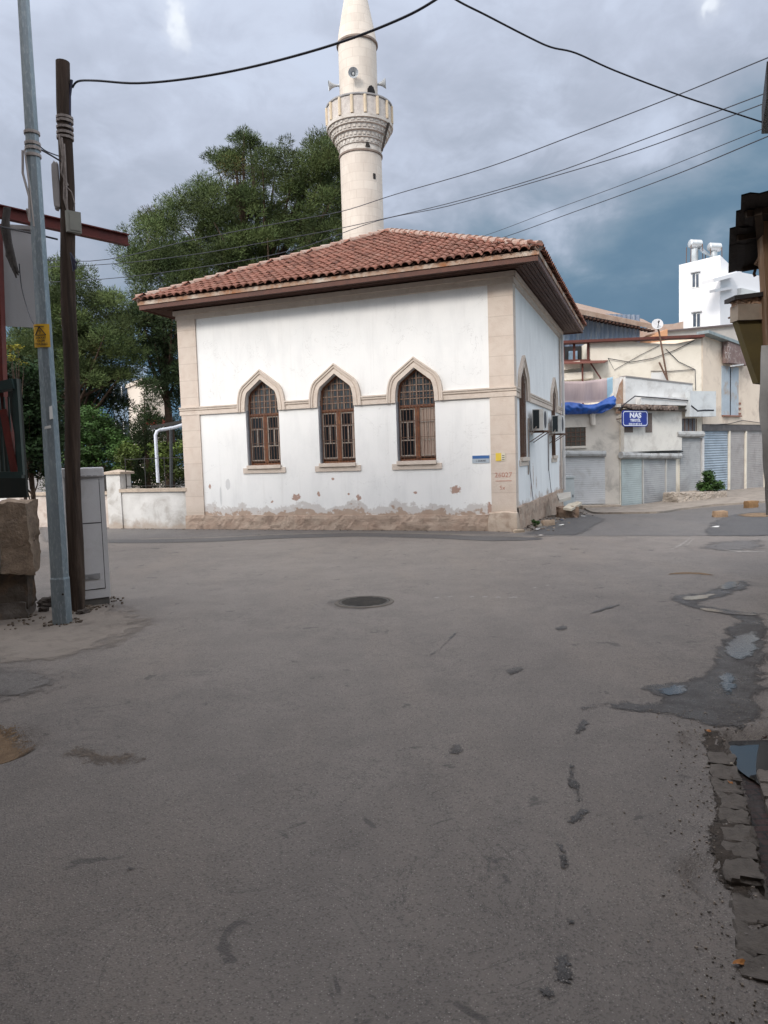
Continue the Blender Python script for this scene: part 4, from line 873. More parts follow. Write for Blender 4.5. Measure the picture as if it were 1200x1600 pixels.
tree('shrub', 'yellow green shrub behind the bent white pipe', 'shrub', [(240, 700), (262, 690), (292, 680), (298, 755), (245, 758), (236, 730)], 23.5, .6, 36, .32, 130, .085, M_LIME, 'leaf', trunk=(270, 775), seed=16, brown=0, limbs=5, r0=.04)
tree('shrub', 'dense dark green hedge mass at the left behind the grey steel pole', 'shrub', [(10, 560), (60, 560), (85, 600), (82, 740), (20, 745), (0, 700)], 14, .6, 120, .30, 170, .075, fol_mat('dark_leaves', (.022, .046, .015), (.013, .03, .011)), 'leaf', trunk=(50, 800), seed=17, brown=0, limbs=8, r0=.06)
tree('shrub', 'thin branches carrying yellow blossoms near the red post at left', 'shrub', [(8, 505), (24, 505), (50, 560), (52, 585), (12, 580)], 13, .3, 5, .15, 50, .05, fol_mat('yellow_blossom', (.42, .34, .04), (.10, .14, .03)), 'leaf', trunk=(36, 760), seed=18, brown=0, limbs=8, r0=.04)
tree('pine_tree', 'tall dark pine standing further back at the left picture edge', 'tree', [(-60, 560), (20, 540), (60, 560), (60, 740), (-60, 740)], 33, 1.5, 60, .8, 200, .2, M_PINE_SHADE, trunk=(0, 760), seed=19)
tree('pine_tree', 'shaded dark evergreens closing the garden behind the iron frame', 'tree', [(60, 670), (215, 655), (300, 650), (300, 760), (60, 760)], 33, 1.6, 120, .6, 200, .16, M_PINE_SHADE, trunk=(240, 775), seed=20, brown=0)
# buildings far behind the garden
M_WIN = mat('far_window_glass', (.06, .08, .11), (.03, .04, .06), 2, .2, spec=.5)
def block(name, label, F, z0, z1, depth, m, wins, storeys, ww=1.2, wh=1.4, roof=None, zs=1.2):
    b = thing(name, label, 'building', F.pt(F.L/2, z0, -depth/2))
    mb = MB(); mb.fbox(F, 0, F.L, z0, z1, -depth, 0); mb.build('wall', m, b)
    mb = MB(); mb.fbox(F, -.15, F.L+.15, z1+.003, z1+.3, -depth-.15, .15); mb.build('roof_slab', roof or m, b)
    for j in range(storeys):
        for i in range(wins):
            s_ = F.L*(i+.5)/wins; z = z0+zs+j*3.
            if z+wh > z1: continue
            mb = MB(); mb.fbox(F, s_-ww/2, s_+ww/2, z, z+wh, -.02, .02); wd = mb.build('window', M_WIN, b)
            mb = MB(); mb.fbox(F, s_-ww/2-.07, s_-ww/2, z, z+wh, -.02, .05); mb.fbox(F, s_+ww/2, s_+ww/2+.07, z, z+wh, -.02, .05); mb.fbox(F, s_-.03, s_+.03, z, z+wh, .02, .04); mb.build('frame', M_WHT, wd)
    return b
a, c = at(205, 735, 62), at(232, 735, 62)
block('apartment_building', 'blue grey apartment block glimpsed through the trees left of the mosque', Face((a.x-1.2, 62), (c.x, 63)), 0, at(215, 575, 62).z, 8, mat('blue_grey_render', (.22, .30, .40), (.26, .34, .44), 1, .8), 2, 3)
b = block('apartment_building', 'cream and white building with a red band seen through the garden gap', Face((at(232, 735, 58).x, 58), (at(262, 735, 58).x, 59)), 0, at(240, 596, 58).z, 8, mat('cream_render', (.62, .54, .46), (.56, .49, .42), 1, .8), 2, 3)
Fq = Face((at(232, 735, 57.7).x, 57.7), (at(262, 735, 57.7).x, 58.7)); mb = MB(); mb.fbox(Fq, 0, Fq.L, at(245, 664, 58).z, at(245, 655, 58).z, .0, .1); mb.build('red_band', mat('red_band', (.60, .05, .06)), b)
mb = MB(); mb.fbox(Fq, 0, Fq.L, at(245, 674, 58).z, at(245, 664.3, 58).z, .0, .12); mb.build('white_band', M_WHT, b)
# ------------------------------------------------------------------ left foreground
DP = 7.78; pb = ground_pt(98, 974)
sp_ = thing('street_pole', 'tall galvanised octagonal steel street pole at the left', 'pole', (pb.x, pb.y, 0))
M_GALV = mat('galvanised_steel', (.26, .31, .34), (.16, .20, .23), 3.5, .42, .15, 60, spec=.5, metal=.35, stretch=(1, 1, .25), dirt=((.42, .47, .50), .6, 60))
tp = at(33, -60, DP+.0); b0 = Vector((pb.x, pb.y, -.05)); f = lambda z: b0.lerp(tp, (z+.05)/(tp.z+.05))
mb = MB(); mb.tube([f(.45), f(tp.z)], [.098, .058], 8); mb.build('shaft', M_GALV, sp_)
mb = MB(); mb.tube([f(-.05), f(.50)], [.108, .104], 8); mb.tube([f(.50), f(.52)], [.104, .098], 8); mb.build('base_sleeve', M_GALV, sp_)
mb = MB(); zc_ = at(47, 235, DP).z; [mb.tube([f(zc_+d_), f(zc_+d_+.03)], .079, 12) for d_ in (-.07, 0, .05, .16)]; mb.build('bands', mat('pale_binding', (.42, .38, .36), (.28, .25, .24), 20, .8), sp_)
mb = MB(); q = f(zc_); mb.tube([q+Vector((-.08, -.06, -.02)), q+Vector((-.09, -.07, -.25)), q+Vector((-.03, -.09, -.5)), q+Vector((-.04, -.09, -.75)), q+Vector((-.06, -.09, -.62))], .012, 6); mb.tube([q+Vector((-.05, -.08, -.02)), q+Vector((-.02, -.09, -.4)), q+Vector((.0, -.09, -.8))], .009, 6); mb.build('hanging_strap', mat('strap', (.40, .37, .36)), sp_)
mb = MB(); q = f(.34)+Vector((.06, -.085, 0)); mb.lathe(q, [(0, 0), (.012, 0), (.012, .01), (0, .012)], 8, axis=(.4, -1, 0)); mb.build('bolt', M_IRON, sp_)
# warning sign wrapped round the pole
zl, zh = at(66, 544, DP).z, at(66, 508, DP).z; q0 = f(zl); rr = .098-(.04)*(zl/tp.z)+.004
ws = thing('warning_sign', 'yellow high voltage warning sign strapped to the steel pole', 'sign', q0)
fx = f((zl+zh)/2); Fw = Face((fx.x-.1, fx.y-rr), (fx.x+.1, fx.y-rr)); W0 = .1-.083; W1 = .1+.083
mb = MB(); n = 8; vs = []
for j, z in enumerate((zl, zh)):
    sh = (f(z)-fx).x
    for i in range(n+1): a = -.083+.166*i/n; vs.append(Vector((fx.x+sh+a, fx.y-rr+(a*a)*3.2-.002, z)))
mb.add(vs, [(i, i+1, n+2+i, n+1+i) for i in range(n)]); mb.add([v+Vector((0, .004, 0)) for v in vs], [(i, n+1+i, n+2+i, i+1) for i in range(n)]); M_YEL = mat('yellow_enamel', (.72, .42, .03), (.62, .36, .03), 8, .5, dirt=((.5, .33, .1), .5, 12)); mb.build('plate', M_YEL, ws)
shx = lambda z: (f(z)-fx).x
zt_, zb_ = zh-.03, zl+.125; mb = MB()
for (a0, h0), (a1, h1) in (((-.055, zb_), (.055, zb_)), ((.055, zb_), (-.012, zt_)), ((-.012, zt_), (-.055, zb_)), ((-.06, zt_+.003), (.04, zt_+.003))):
    P_ = Vector((fx.x+shx(h0)+a0, fx.y-rr-.006, h0)); Q_ = Vector((fx.x+shx(h1)+a1, fx.y-rr-.006, h1)); mb.bar(P_, Q_, .006 if abs(h0-h1) > .001 else .004, .007)
for (a0, h0), (a1, h1) in (((-.012, zt_-.03), (-.02, zb_+.04)), ((-.02, zb_+.04), (.0, zb_+.045)), ((.0, zb_+.045), (-.01, zb_+.012))):
    mb.bar(Vector((fx.x+shx(h0)+a0, fx.y-rr-.006, h0)), Vector((fx.x+shx(h1)+a1, fx.y-rr-.006, h1)), .004, .004)
mb.build('triangle_symbol', M_INK, ws)
for k, s_ in enumerate(('DİKKAT', 'ÖLÜM', 'TEHLİKESİ')): zz = zl+.088-k*.033; text(Fw, s_, .1+shx(zz), zz, .028, .004, M_INK, ws, ext=.003)
for (px, py, w_, h_, lab) in ((86, 645, .035, .15, 'narrow torn white sticker on the right side of steel pole'), (79, 668, .07, .04, 'small square pale sticker lowest on the steel pole')):
    q = at(px, py, DP); rq = .098-.04*(q.z/tp.z)+.002; c_ = f(q.z); off = max(-.08, min(.05, q.x-c_.x)); a = math.asin(max(-.9, min(.9, off/rq)))
    mb = MB(); F3 = Face((c_.x+off-w_/2*math.cos(a), c_.y-rq*math.cos(a)-.004-w_/2*math.sin(a)*-1*-1), (c_.x+off+w_/2*math.cos(a), c_.y-rq*math.cos(a)-.004+w_/2*math.sin(a))); mb.fpoly(F3, [(0, q.z-h_/2), (w_, q.z-h_/2+.01), (w_*.95, q.z+h_/2), (w_*.1, q.z+h_/2-.012)], 0, .002); solo('sticker', mb, M_WHT, lab, 'sticker')
# wooden pole
DWP = 8.5; wb = at(119, 945, DWP); wt = at(99, 97, DWP); wb.z = -.1
wp = thing('utility_pole', 'dark old wooden utility pole with cables and bindings', 'pole', (wb.x, wb.y, 0))
M_WOOD = mat('old_pole_wood', (.075, .050, .038), (.035, .025, .020), 3, .9, .9, 25, stretch=(6, 6, .35), dirt=((.17, .125, .095), .5, 2.4))
fw = lambda z: wb.lerp(wt, (z+.1)/(wt.z+.1))
n = 14; mb = MB(); mb.tube([fw(-.1+(wt.z+.1)*k/n)+Vector((.012*math.sin(k*1.3), 0, 0)) for k in range(n+1)], [.092-.016*k/n for k in range(n+1)], 14); mb.build('shaft', M_WOOD, wp, smooth=True)
M_BIND = mat('grey_binding', (.33, .29, .27), (.20, .17, .16), 15, .85)
mb = MB(); z1_ = at(97, 200, DWP).z
for d_ in (-.13, -.08, -.02, .05, .09): mb.tube([fw(z1_+d_), fw(z1_+d_+.028)], .093, 12)
mb.build('binding', M_BIND, wp)
mb = MB()
for k, (a, b_, c_) in enumerate(((210, 245, 290), (215, 260, 330), (225, 300, 338))): mb.tube([at(92+k*4, a, DWP-.1), at(98+k*3, b_, DWP-.1), at(96+k*4, c_-20, DWP-.1), at(106, c_, DWP-.08)], .012, 6)
mb.tube([at(100, 288, DWP-.1), at(112, 300, DWP-.1), at(117, 318, DWP-.1), at(115, 328, DWP-.1)], .006, 5)
mb.build('loose_wires', M_BIND, wp)
mb = MB(); q = at(88, 290, DWP-.05); mb.rock((q.x, q.y, q.z), .07, .05, .5, 3, rough=.15); mb.build('rag_strip', mat('pale_rag', (.42, .40, .40)), wp)
mb = MB(); pts = [at(112, 125, DWP), at(109, 150, DWP), at(109, 200, DWP-.02), at(108, 260, DWP), at(108, 330, DWP), at(110, 380, DWP), at(112, 430, DWP), at(114, 520, DWP), at(117, 640, DWP), at(121, 760, DWP), at(122, 935, DWP)]; mb.tube(pts, .016, 8); mb.build('down_cable', mat('dark_blue_cable', (.02, .022, .06), (.03, .03, .05), 5, .5), wp)
mb = MB(); [mb.tube([at(110, 395, DWP-.1), at(113+k*3, 410, DWP-.1), at(115+k*2, 424-k*2, DWP-.1)], .010, 5) for k in range(3)]; mb.build('cable_ends', mat('dark_blue_cable', (.02, .022, .06)), wp)
mb = MB(); mb.tube([at(118, 635, DWP+.0), at(119, 930, DWP+.0)], .018, 6); mb.build('conduit', mat('grey_conduit', (.20, .20, .19)), wp)
jb = thing('junction_box', 'small grey junction box on the right side of the wooden pole', 'box', at(117, 366, DWP))
Fj = Face((at(109, 366, DWP-.06).x, DWP-.12), (at(126, 366, DWP-.06).x, DWP-.02)); mb = MB(); mb.fbox(Fj, 0, Fj.L, at(117, 366, DWP).z, at(117, 333, DWP).z, -.08, 0); mb.build('case', mat('grey_beige_box', (.26, .26, .23), (.21, .21, .19), 5, .6), jb)
mb = MB(); mb.fbox(Fj, .03, Fj.L-.015, at(117, 363, DWP).z, at(117, 337, DWP).z, 0, .006); mb.build('lid', mat('grey_beige_box', (.26, .26, .23)), jb)
# rubble at the pole foot
for (x, y, sx, sy, sz, lab) in ((72, 948, .16, .15, .12, 'dark broken stone between the block wall and steel pole'), (66, 957, .10, .08, .06, 'smaller dark stone at the foot of the block wall'), (127, 960, .14, .1, .05, 'lump of dark earth at the foot of the wooden pole')):
    q = ground_pt(x, y); mb = MB(); mb.rock((q.x, q.y+.05, sz*.35), sx, sy, sz, x, rough=.4, rot=x); solo('stone', mb, mat('dark_rubble', (.09, .075, .065), (.05, .04, .035), 12, .95, .8, 30), lab, 'stone')
mb = MB(); rq_ = random.Random(11)
for (cx_, cy_, n_, r_) in ((pb.x, pb.y, 60, .16), (wb.x, wb.y, 110, .22), (-3.62, 8.9, 70, .30), (-4.4, 7.9, 120, .45)):
    for k in range(n_):
        a = rq_.uniform(0, 6.28); d_ = r_*rq_.uniform(.5, 1.25); x, y = cx_+d_*math.cos(a), cy_+d_*math.sin(a); s_ = rq_.uniform(.006, .028); mb.rock((x, y, gz(x, y)+.012), s_, s_*1.2, s_*.7, k % 23, n=0, rough=.35, col=rq_.choice([(.6, .5, .42), (.9, .8, .7), (.4, .34, .3)]))
solo('rubble', mb, mat('gravel', (.22, .20, .18), attr='tint'), 'crumbs of earth and stone around the pole feet and cabinet', 'rubble', kind='stuff')
# utility cabinet
cb0, cb1 = ground_pt(112, 951), ground_pt(174, 943); Fc = Face((cb0.x, cb0.y), (cb1.x, cb1.y+.0)); Wc = Fc.L
uc = thing('utility_cabinet', 'tall grey utility cabinet standing behind the wooden pole', 'cabinet', Fc.pt(Wc/2, 0, -.16))
M_CAB = mat('grey_cabinet_plastic', (.62, .62, .635), (.56, .56, .575), 2, .55, .12, 60, dirt=((.42, .41, .40), .4, 3.5))
zt_ = 1.58
mb = MB(); mb.fbox(Fc, .015, Wc-.015, 0, .09, -.30, -.015); mb.build('base', mat('dark_cabinet_base', (.09, .09, .09), (.14, .13, .12), 9, .8), uc)
mb = MB(); mb.fbox(Fc, 0, Wc, .09, zt_, -.32, 0); mb.build('body', M_CAB, uc)
xd0, xd1 = .02, Wc-.065
for z0, z1 in ((.21, 1.015), (1.03, zt_-.02)): mb = MB(); mb.fbox(Fc, xd0, xd1, z0, z1, .0, .008); mb.build('door', M_CAB, uc)
mb = MB(); mb.fbox(Fc, xd0-.008, xd1+.008, .198, .208, .0, .003); mb.fbox(Fc, xd0-.008, xd1+.008, 1.0175, 1.0275, .0, .004); mb.fbox(Fc, xd1+.001, xd1+.010, .21, zt_-.02, 0, .003); mb.build('door_gap', mat('gap_dark', (.10, .10, .105)), uc)
mb = MB(); mb.fbox(Fc, xd0+.09, xd1-.05, .33, .40, .008, .018); [mb.fbox(Fc, xd0+.11+i*.085, xd0+.175+i*.085, .345+j*.018, .355+j*.018, .018, .024) for i in range(2) for j in range(3)]; mb.build('vent', mat('vent_grey', (.34, .34, .35)), uc)
mb = MB(); mb.fbox(Fc, -.015, Wc+.0, zt_+.003, zt_+.125, -.335, .03); o = mb.build('cap', M_CAB, uc); bv = o.modifiers.new('b', 'BEVEL'); bv.width = .02; bv.segments = 3
mb = MB(); [mb.fbox(Fc, .05+i*.07, .095+i*.07, zt_+.018, zt_+.028, .03, .036) for i in range(5)]; mb.build('cap_vents', mat('vent_grey', (.34, .34, .35)), uc)
# broken block wall
bw = thing('broken_wall', 'broken low wall end of tan concrete blocks at left edge', 'wall', ground_pt(40, 968))
w1_, w0_ = at(55, 960, 8.15), at(-160, 985, 7.9); Fb = Face((w0_.x, 7.75), (w1_.x, 8.15)); Lb = Fb.L
def rough_block(F, s0, s1, z0, z1, o0, o1, seed, amp=.03):
    nx_, nz_ = max(3, int((s1-s0)/.045)), max(3, int((z1-z0)/.045)); ny_ = 8; mb = MB()
    def P_(u_, v_, w2):
        a, z, o = s0+(s1-s0)*u_, z0+(z1-z0)*v_, o0+(o1-o0)*w2; p = F.pt(a, z, o)
        nv = Vector((mnoise.noise(p*3+Vector((seed, 0, 0))), mnoise.noise(p*3+Vector((0, seed, 9))), mnoise.noise(p*3+Vector((4, 0, seed)))))*amp + Vector((mnoise.noise(p*13), mnoise.noise(p*13+Vector((5, 0, 0))), mnoise.noise(p*13+Vector((0, 7, 0)))))*amp*.8
        return p+nv
    def grid(fn, nu, nv_):
        vs = [fn(i/nu, j/nv_) for j in range(nv_+1) for i in range(nu+1)]; mb.add(vs, [(j*(nu+1)+i, j*(nu+1)+i+1, (j+1)*(nu+1)+i+1, (j+1)*(nu+1)+i) for j in range(nv_) for i in range(nu)])
    grid(lambda u_, v_: P_(u_, v_, 1), nx_, nz_); grid(lambda u_, v_: P_(1, v_, 1-u_), ny_, nz_); grid(lambda u_, v_: P_(u_, 1, 1-v_), nx_, ny_); grid(lambda u_, v_: P_(u_, 0, v_), nx_, ny_); grid(lambda u_, v_: P_(0, v_, u_), ny_, nz_)
    return mb
M_TAN = mat('tan_concrete', (.36, .275, .205), (.24, .185, .14), 7, .95, 1., 30, dirt=((.14, .11, .09), .6, 5))
M_UND = mat('dark_wall_foot', (.12, .098, .08), (.07, .058, .05), 4, .95, 1., 18, dirt=((.26, .16, .09), .7, 2.2))
rough_block(Fb, .0, Lb-.32, .55, 1.33, -.5, .05, 3, .025).build('cap_block', mat('grey_concrete_block', (.30, .27, .25), (.22, .19, .17), 3, .95, .7, 25, dirt=((.34, .25, .18), .6, 4)), bw, smooth=True)
rough_block(Fb, Lb-.34, Lb, .85, 1.34, -.5, .03, 5, .035).build('tan_block', M_TAN, bw, smooth=True)
rough_block(Fb, Lb-.33, Lb+.01, .52, .87, -.5, .02, 8, .035).build('tan_block', M_TAN, bw, smooth=True)
rough_block(Fb, 0, Lb-.06, .14, .60, -.45, -.07, 6, .045).build('wall_foot', M_UND, bw, smooth=True)
rough_block(Fb, 0, Lb-.08, -.1, .18, -.45, -.02, 7, .035).build('foot_block', mat('dark_foot_stone', (.17, .15, .135), (.10, .085, .075), 5, .95, .9, 20, dirt=((.30, .18, .09), .5, 2)), bw, smooth=True)
# stall at the left edge: steel posts, green fence panel, white sheet and red beam
st = thing('market_shelter', 'dark shelter with red steel post, green panel fence and white sheet at left edge', 'shelter', at(0, 760, 9.4))
D_ = 9.3; M_RED = mat('red_oxide_steel', (.13, .022, .016), (.085, .018, .016), 6, .6, .2, 40); M_GRN = mat('dark_green_steel', (.025, .048, .045), (.018, .032, .032), 5, .5)
fp = MB(); q = at(4, 505, D_); fp.bar(at(3, 640, D_), Vector((q.x, q.y, 4.8)), .11); fp.build('post', M_RED, st)
mb = MB(); mb.bar(at(26, 742, D_-.1), at(7, 640, D_-.1), .09); mb.build('brace', M_RED, st)
mb = MB(); mb.bar(at(34, 742, D_-.15), at(24, 592, D_-.15), .06); mb.bar(at(-90, 742, D_-.15), at(36, 742, D_-.15), .08); mb.bar(at(-90, 622, D_-.15), at(24, 600, D_-.15), .14, .12); mb.build('fence_frame', M_GRN, st)
mb = MB(); [mb.bar(at(x, 740, D_-.12), at(x-8, 620, D_-.12), .018) for x in range(-70, 32, 7)]; mb.build('fence_bars', M_GRN, st)
mb = MB(); a_, b_ = at(-200, 600, 10.4), at(30, 600, 10.4); mb.box(a_.x, b_.x, 10.4, 10.46, 1.3, 3.0); mb.build('dark_backing', mat('black_green_backing', (.012, .018, .016), (.02, .022, .018), 4, .8), st)  # near-black backing added to darken what shows behind the fence
F5 = Face((at(-200, 500, D_+.3).x, D_-.2), (at(62, 500, D_+.3).x, D_+.35)); mb = MB()
def wavy(F, x0, x1, y0a, y0b, y1a, y1b, n, m_, amp, fr, thick=.006, o=0):
    """hanging sheet between pixel lines, with folds"""
    mb = MB(); vs = []
    for j in range(m_+1):
        for i in range(n+1):
            u_ = i/n; v_ = j/m_; x = x0+(x1-x0)*u_; y = (y0a+(y0b-y0a)*u_)*(1-v_)+(y1a+(y1b-y1a)*u_)*v_; a, z = F.px(x, y); vs.append(F.pt(a, z, o+amp*math.sin(a*fr+math.sin(a*1.7)*2)*(.3+.7*v_)+amp*.8*mnoise.noise(Vector((a*2, z*2, 1)))))
    k = len(vs); fs_ = [(j*(n+1)+i, (j+1)*(n+1)+i, (j+1)*(n+1)+i+1, j*(n+1)+i+1) for j in range(m_) for i in range(n)]
    mb.add(vs, fs_); mb.add([v-F.n*thick for v in vs], [f_[::-1] for f_ in fs_])
    rim = [i for i in range(n+1)]; lo = [m_*(n+1)+i for i in range(n+1)]
    for L in (rim, lo): mb.f += [(a, b_, b_+k, a+k) for a, b_ in zip(L, L[1:])]; mb.c += [(1, 1, 1)]*(n)
    return mb
wavy(F5, -150, 57, 345, 356, 502, 512, 40, 12, .012, 5).build('white_sheet', mat('dirty_white_sheet', (.42, .43, .45), (.36, .365, .38), 1.5, .7, .2, 12, dirt=((.25, .24, .24), .5, 1.6), stretch=(1, 1, .3)), st)
mb = MB(); mb.bar(F5.pt(*F5.px(-150, 345)), F5.pt(*F5.px(57, 357)), .05); mb.build('sheet_rail', mat('grey_rail', (.34, .33, .33)), st)
mb = MB(); [mb.box(q_.x-.1, q_.x+.1, q_.y, q_.y+.3, 0, h_) for q_, h_ in ((at(-60, 760, 9.6), 4.9), (at(-170, 760, 9.6), 4.9))]; mb.build('back_posts', M_IRON, st)
b1, b2 = at(8, 331, 8.9), at(200, 377, 10.1); b2.z = b1.z = (b1.z+b2.z)/2
rb = thing('steel_beam', 'long red oxide steel beam jutting out behind both poles', 'beam', b1); ext_ = b1-(b2-b1)*.9
def ibeam(a, b_, w_, h_, t_):
    mb = MB(); Z = Vector((0, 0, 1)); mb.bar(a+Z*(h_/2-t_/2), b_+Z*(h_/2-t_/2), w_, t_); mb.bar(a-Z*(h_/2-t_/2), b_-Z*(h_/2-t_/2), w_, t_); mb.bar(a, b_, t_, h_-2*t_); return mb
ibeam(ext_, b2, .09, .15, .014).build('beam', M_RED, rb)
mb = MB(); mb.box(ext_.x-.06, ext_.x+.06, ext_.y-.06, ext_.y+.06, 0, ext_.z); mb.box(at(-45, 600, 8.7).x-.05, at(-45, 600, 8.7).x+.05, 8.3, 8.4, 0, b1.z); mb.build('post', M_RED, rb)
mb = MB(); q = at(14, 345, 8.7)
for k in range(9):
    x = k*1.3; mb.tube([q+Vector((.02*math.sin(x)-.03+.004*k, 0, .15)), q+Vector((.03*math.sin(x*2)-.04, -.02, -.1)), q+Vector((-.02+.02*math.sin(x*3)+.05*(k > 4), -.02, -.32-.03*k)), q+Vector((.01+.02*math.sin(x)+.05*(k > 4), 0, -.42-.03*k))], [.02, .03, .022, .008], 6)
solo('hanging_rag', mb, mat('dark_rag', (.05, .045, .045), (.09, .08, .075), 15, .95), 'dark tattered rag hanging from the red beam at left', 'rag')
# ------------------------------------------------------------------ cables
M_CBL = mat('black_cable', (.012, .014, .025), rough=.5)
def cable(P, r, label, m=M_CBL, group='overhead cables', n=14):
    pts = [at(*p) if len(p) == 3 else Vector(p[:3]) for p in P]; out = []
    for i in range(len(pts)-1):
        p0, p1, p2, p3 = pts[max(i-1, 0)], pts[i], pts[i+1], pts[min(i+2, len(pts)-1)]
        for k in range(6 if len(P) > 5 else n):
            t_ = k/(6 if len(P) > 5 else n); out.append(.5*((2*p1)+(p2-p0)*t_+(2*p0-5*p1+4*p2-p3)*t_*t_+(3*p1-p0-3*p2+p3)*t_**3))
    out.append(pts[-1]); mb = MB(); mb.tube(out, r, 6); return solo('overhead_cable', mb, m, label, 'cable', group)
cable([(113, 137, 8.45), (122, 127, 8.4), (150, 126, 8.2), (215, 130, 8.0), (300, 122, 7.7), (400, 103, 7.4), (520, 70, 7.), (620, 32, 6.7), (680, 0, 6.5), (750, -52, 6.), (900, -190, 5.), (2.2, 2.2, 6.3, 0), (3.2, -4.1, 7.2, 0)], .0115, 'thick black cable sagging from the wooden pole across the minaret tip')
cable([(-2.6, -4.1, 7.4, 0), (-1.6, 2.0, 6.6, 0), (560, -150, 5.0), (660, -40, 5.9), (710, -2, 6.3), (760, 24, 6.6), (830, 60, 7.0), (862, 74, 7.2), (900, 83, 7.4), (960, 110, 7.7), (1060, 148, 8.1), (1130, 171, 8.4), (1194, 192, 8.7)], .0085, 'dark kinked cable running from the top middle to dark eave at right')
thin = mat('thin_wire', (.05, .055, .07), rough=.6)
cable([(-60, 395, 22), (140, 408, 22), (300, 375, 22), (450, 346, 22), (535, 330, 22), (620, 303, 21), (760, 262, 19), (900, 210, 17), (1060, 148, 15), (1210, 86, 13), (1330, 40, 12)], .011, 'upper thin wire crossing the minaret shaft up to the right edge', thin)
cable([(-60, 420, 22), (150, 414, 22), (300, 398, 22), (450, 372, 22), (540, 355, 22), (700, 318, 20), (860, 272, 17.5), (1000, 220, 16), (1190, 148, 13), (1330, 96, 12)], .010, 'second thin wire low across the minaret shaft', thin)
cable([(-60, 445, 22), (150, 437, 22), (330, 415, 22), (460, 390, 22), (590, 345, 22), (700, 322, 20), (860, 277, 17.5), (1000, 234, 16), (1185, 165, 13), (1330, 110, 12)], .010, 'third thin wire just below the second across the minaret', thin)
cable([(600, 405, 29), (735, 375, 27), (870, 326, 22), (1000, 278, 18), (1200, 198, 13), (1330, 148, 12)], .008, 'faint thin wire rising right from behind the mosque roof', thin)
cable([(620, 420, 29), (765, 378, 27), (900, 330, 22), (1050, 275, 17), (1200, 213, 13), (1330, 160, 12)], .011, 'darker thin wire rising right from behind the tiled roof', thin)
cable([(-80, 340, 9.), (0, 354, 8.6), (47, 364, 8.4), (90, 374, 8.4)], .011, 'short black cable reaching the wooden pole from the left edge')
cable([(60, 232, 7.8), (75, 240, 8.1), (95, 252, 8.4)], .009, 'short cable tying the steel pole to the wooden pole', n=6)
cable([(58, 225, 7.8), (72, 236, 8.1), (92, 244, 8.4)], .006, 'thinner wire above the tie between the two poles', n=6)
cable([(30, 412, 8.9), (34, 450, 8.9), (45, 490, 8.7), (56, 512, 8.2)], .006, 'loose wire hanging over the white sheet to the steel pole', n=6)
# ------------------------------------------------------------------ side street: cream shop building
M_CREAM = mat('cream_render_wall', (.74, .69, .60), (.66, .61, .52), 1.1, .85, .25, 14, dirt=((.40, .34, .27), .55, 1.3))
M_CREAM2 = mat('peach_render_wall', (.72, .62, .51), (.66, .56, .46), 1.1, .85, .25, 14, dirt=((.36, .28, .23), .55, 1.2))
M_CREAMG = mat('greyed_render_wall', (.68, .63, .56), (.58, .535, .475), 1.1, .85, .25, 14, dirt=((.24, .22, .20), .6, 1.4))
def shutter_mat(name, c1, c2, dirt, pitch=.09, ribs=.28):
    pitch *= .8
    def bld(t, co, col, b):
        z = t.sep(co)[2]; fr = t.math('FRACT', t.math('DIVIDE', z, pitch)); bn = t.node('ShaderNodeBump'); bn.inputs['Strength'].default_value = ribs; bn.inputs['Distance'].default_value = .02
        t.put(bn.inputs['Height'], t.math('SINE', t.math('MULTIPLY', fr, math.pi))); t.l.new(bn.outputs[0], b.inputs['Normal'])
        return t.mix(t.rng(fr, .0, .12, .35*ribs, 0.), col, tuple(x*.4 for x in c1))
    return mat(name, c1, c2, 1.8, .6, dirt=(dirt, .6, 1.6), build=bld)
M_SH1 = shutter_mat('pale_grey_shutter', (.60, .61, .62), (.52, .53, .54), (.36, .35, .34), .1)
M_SH2 = shutter_mat('green_grey_shutter', (.40, .46, .46), (.33, .375, .38), (.24, .26, .26), .1)
M_SH3 = shutter_mat('plain_grey_shutter', (.37, .38, .39), (.31, .32, .33), (.22, .22, .225), .1)
M_SH4 = shutter_mat('blue_grey_shutter', (.33, .40, .47), (.28, .34, .40), (.19, .23, .27), .13, 1.)
M_SH5 = shutter_mat('taupe_shutter', (.36, .34, .33), (.31, .29, .28), (.22, .20, .195), .1)
M_ROLL = mat('roller_box', (.46, .47, .47), (.36, .37, .37), 4, .6, .2, 20, dirt=((.18, .15, .13), .6, 4))
FA = Face((4.5, 27.0), (8.88, 27.0)); FN = Face((8.90, 27.0), (11.84, 28.8)); FT = Face((11.85, 28.80), (13.0, 29.3)); FR = Face((13.02, 29.3), (21.3, 36.0)); FU = Face((4.5, 29.3), (13.0, 29.3))
shop = thing('shop_building', 'old two storey cream shop building with closed roller shutters down the side street', 'building', (10, 28.5, -.4))
def pxb(mb, F, x0, y0, x1, y1, o0, o1):
    xm = (x0+x1)/2; a0 = F.px(x0, (y0+y1)/2)[0]; a1 = F.px(x1, (y0+y1)/2)[0]; z1 = F.px(xm, y0)[1]; z0 = F.px(xm, y1)[1]; mb.fbox(F, a0, a1, z0, z1, o0, o1); return a0, a1, z0, z1
def P_(F, x, y, o=0): return F.pt(*F.px(x, y, o), o)
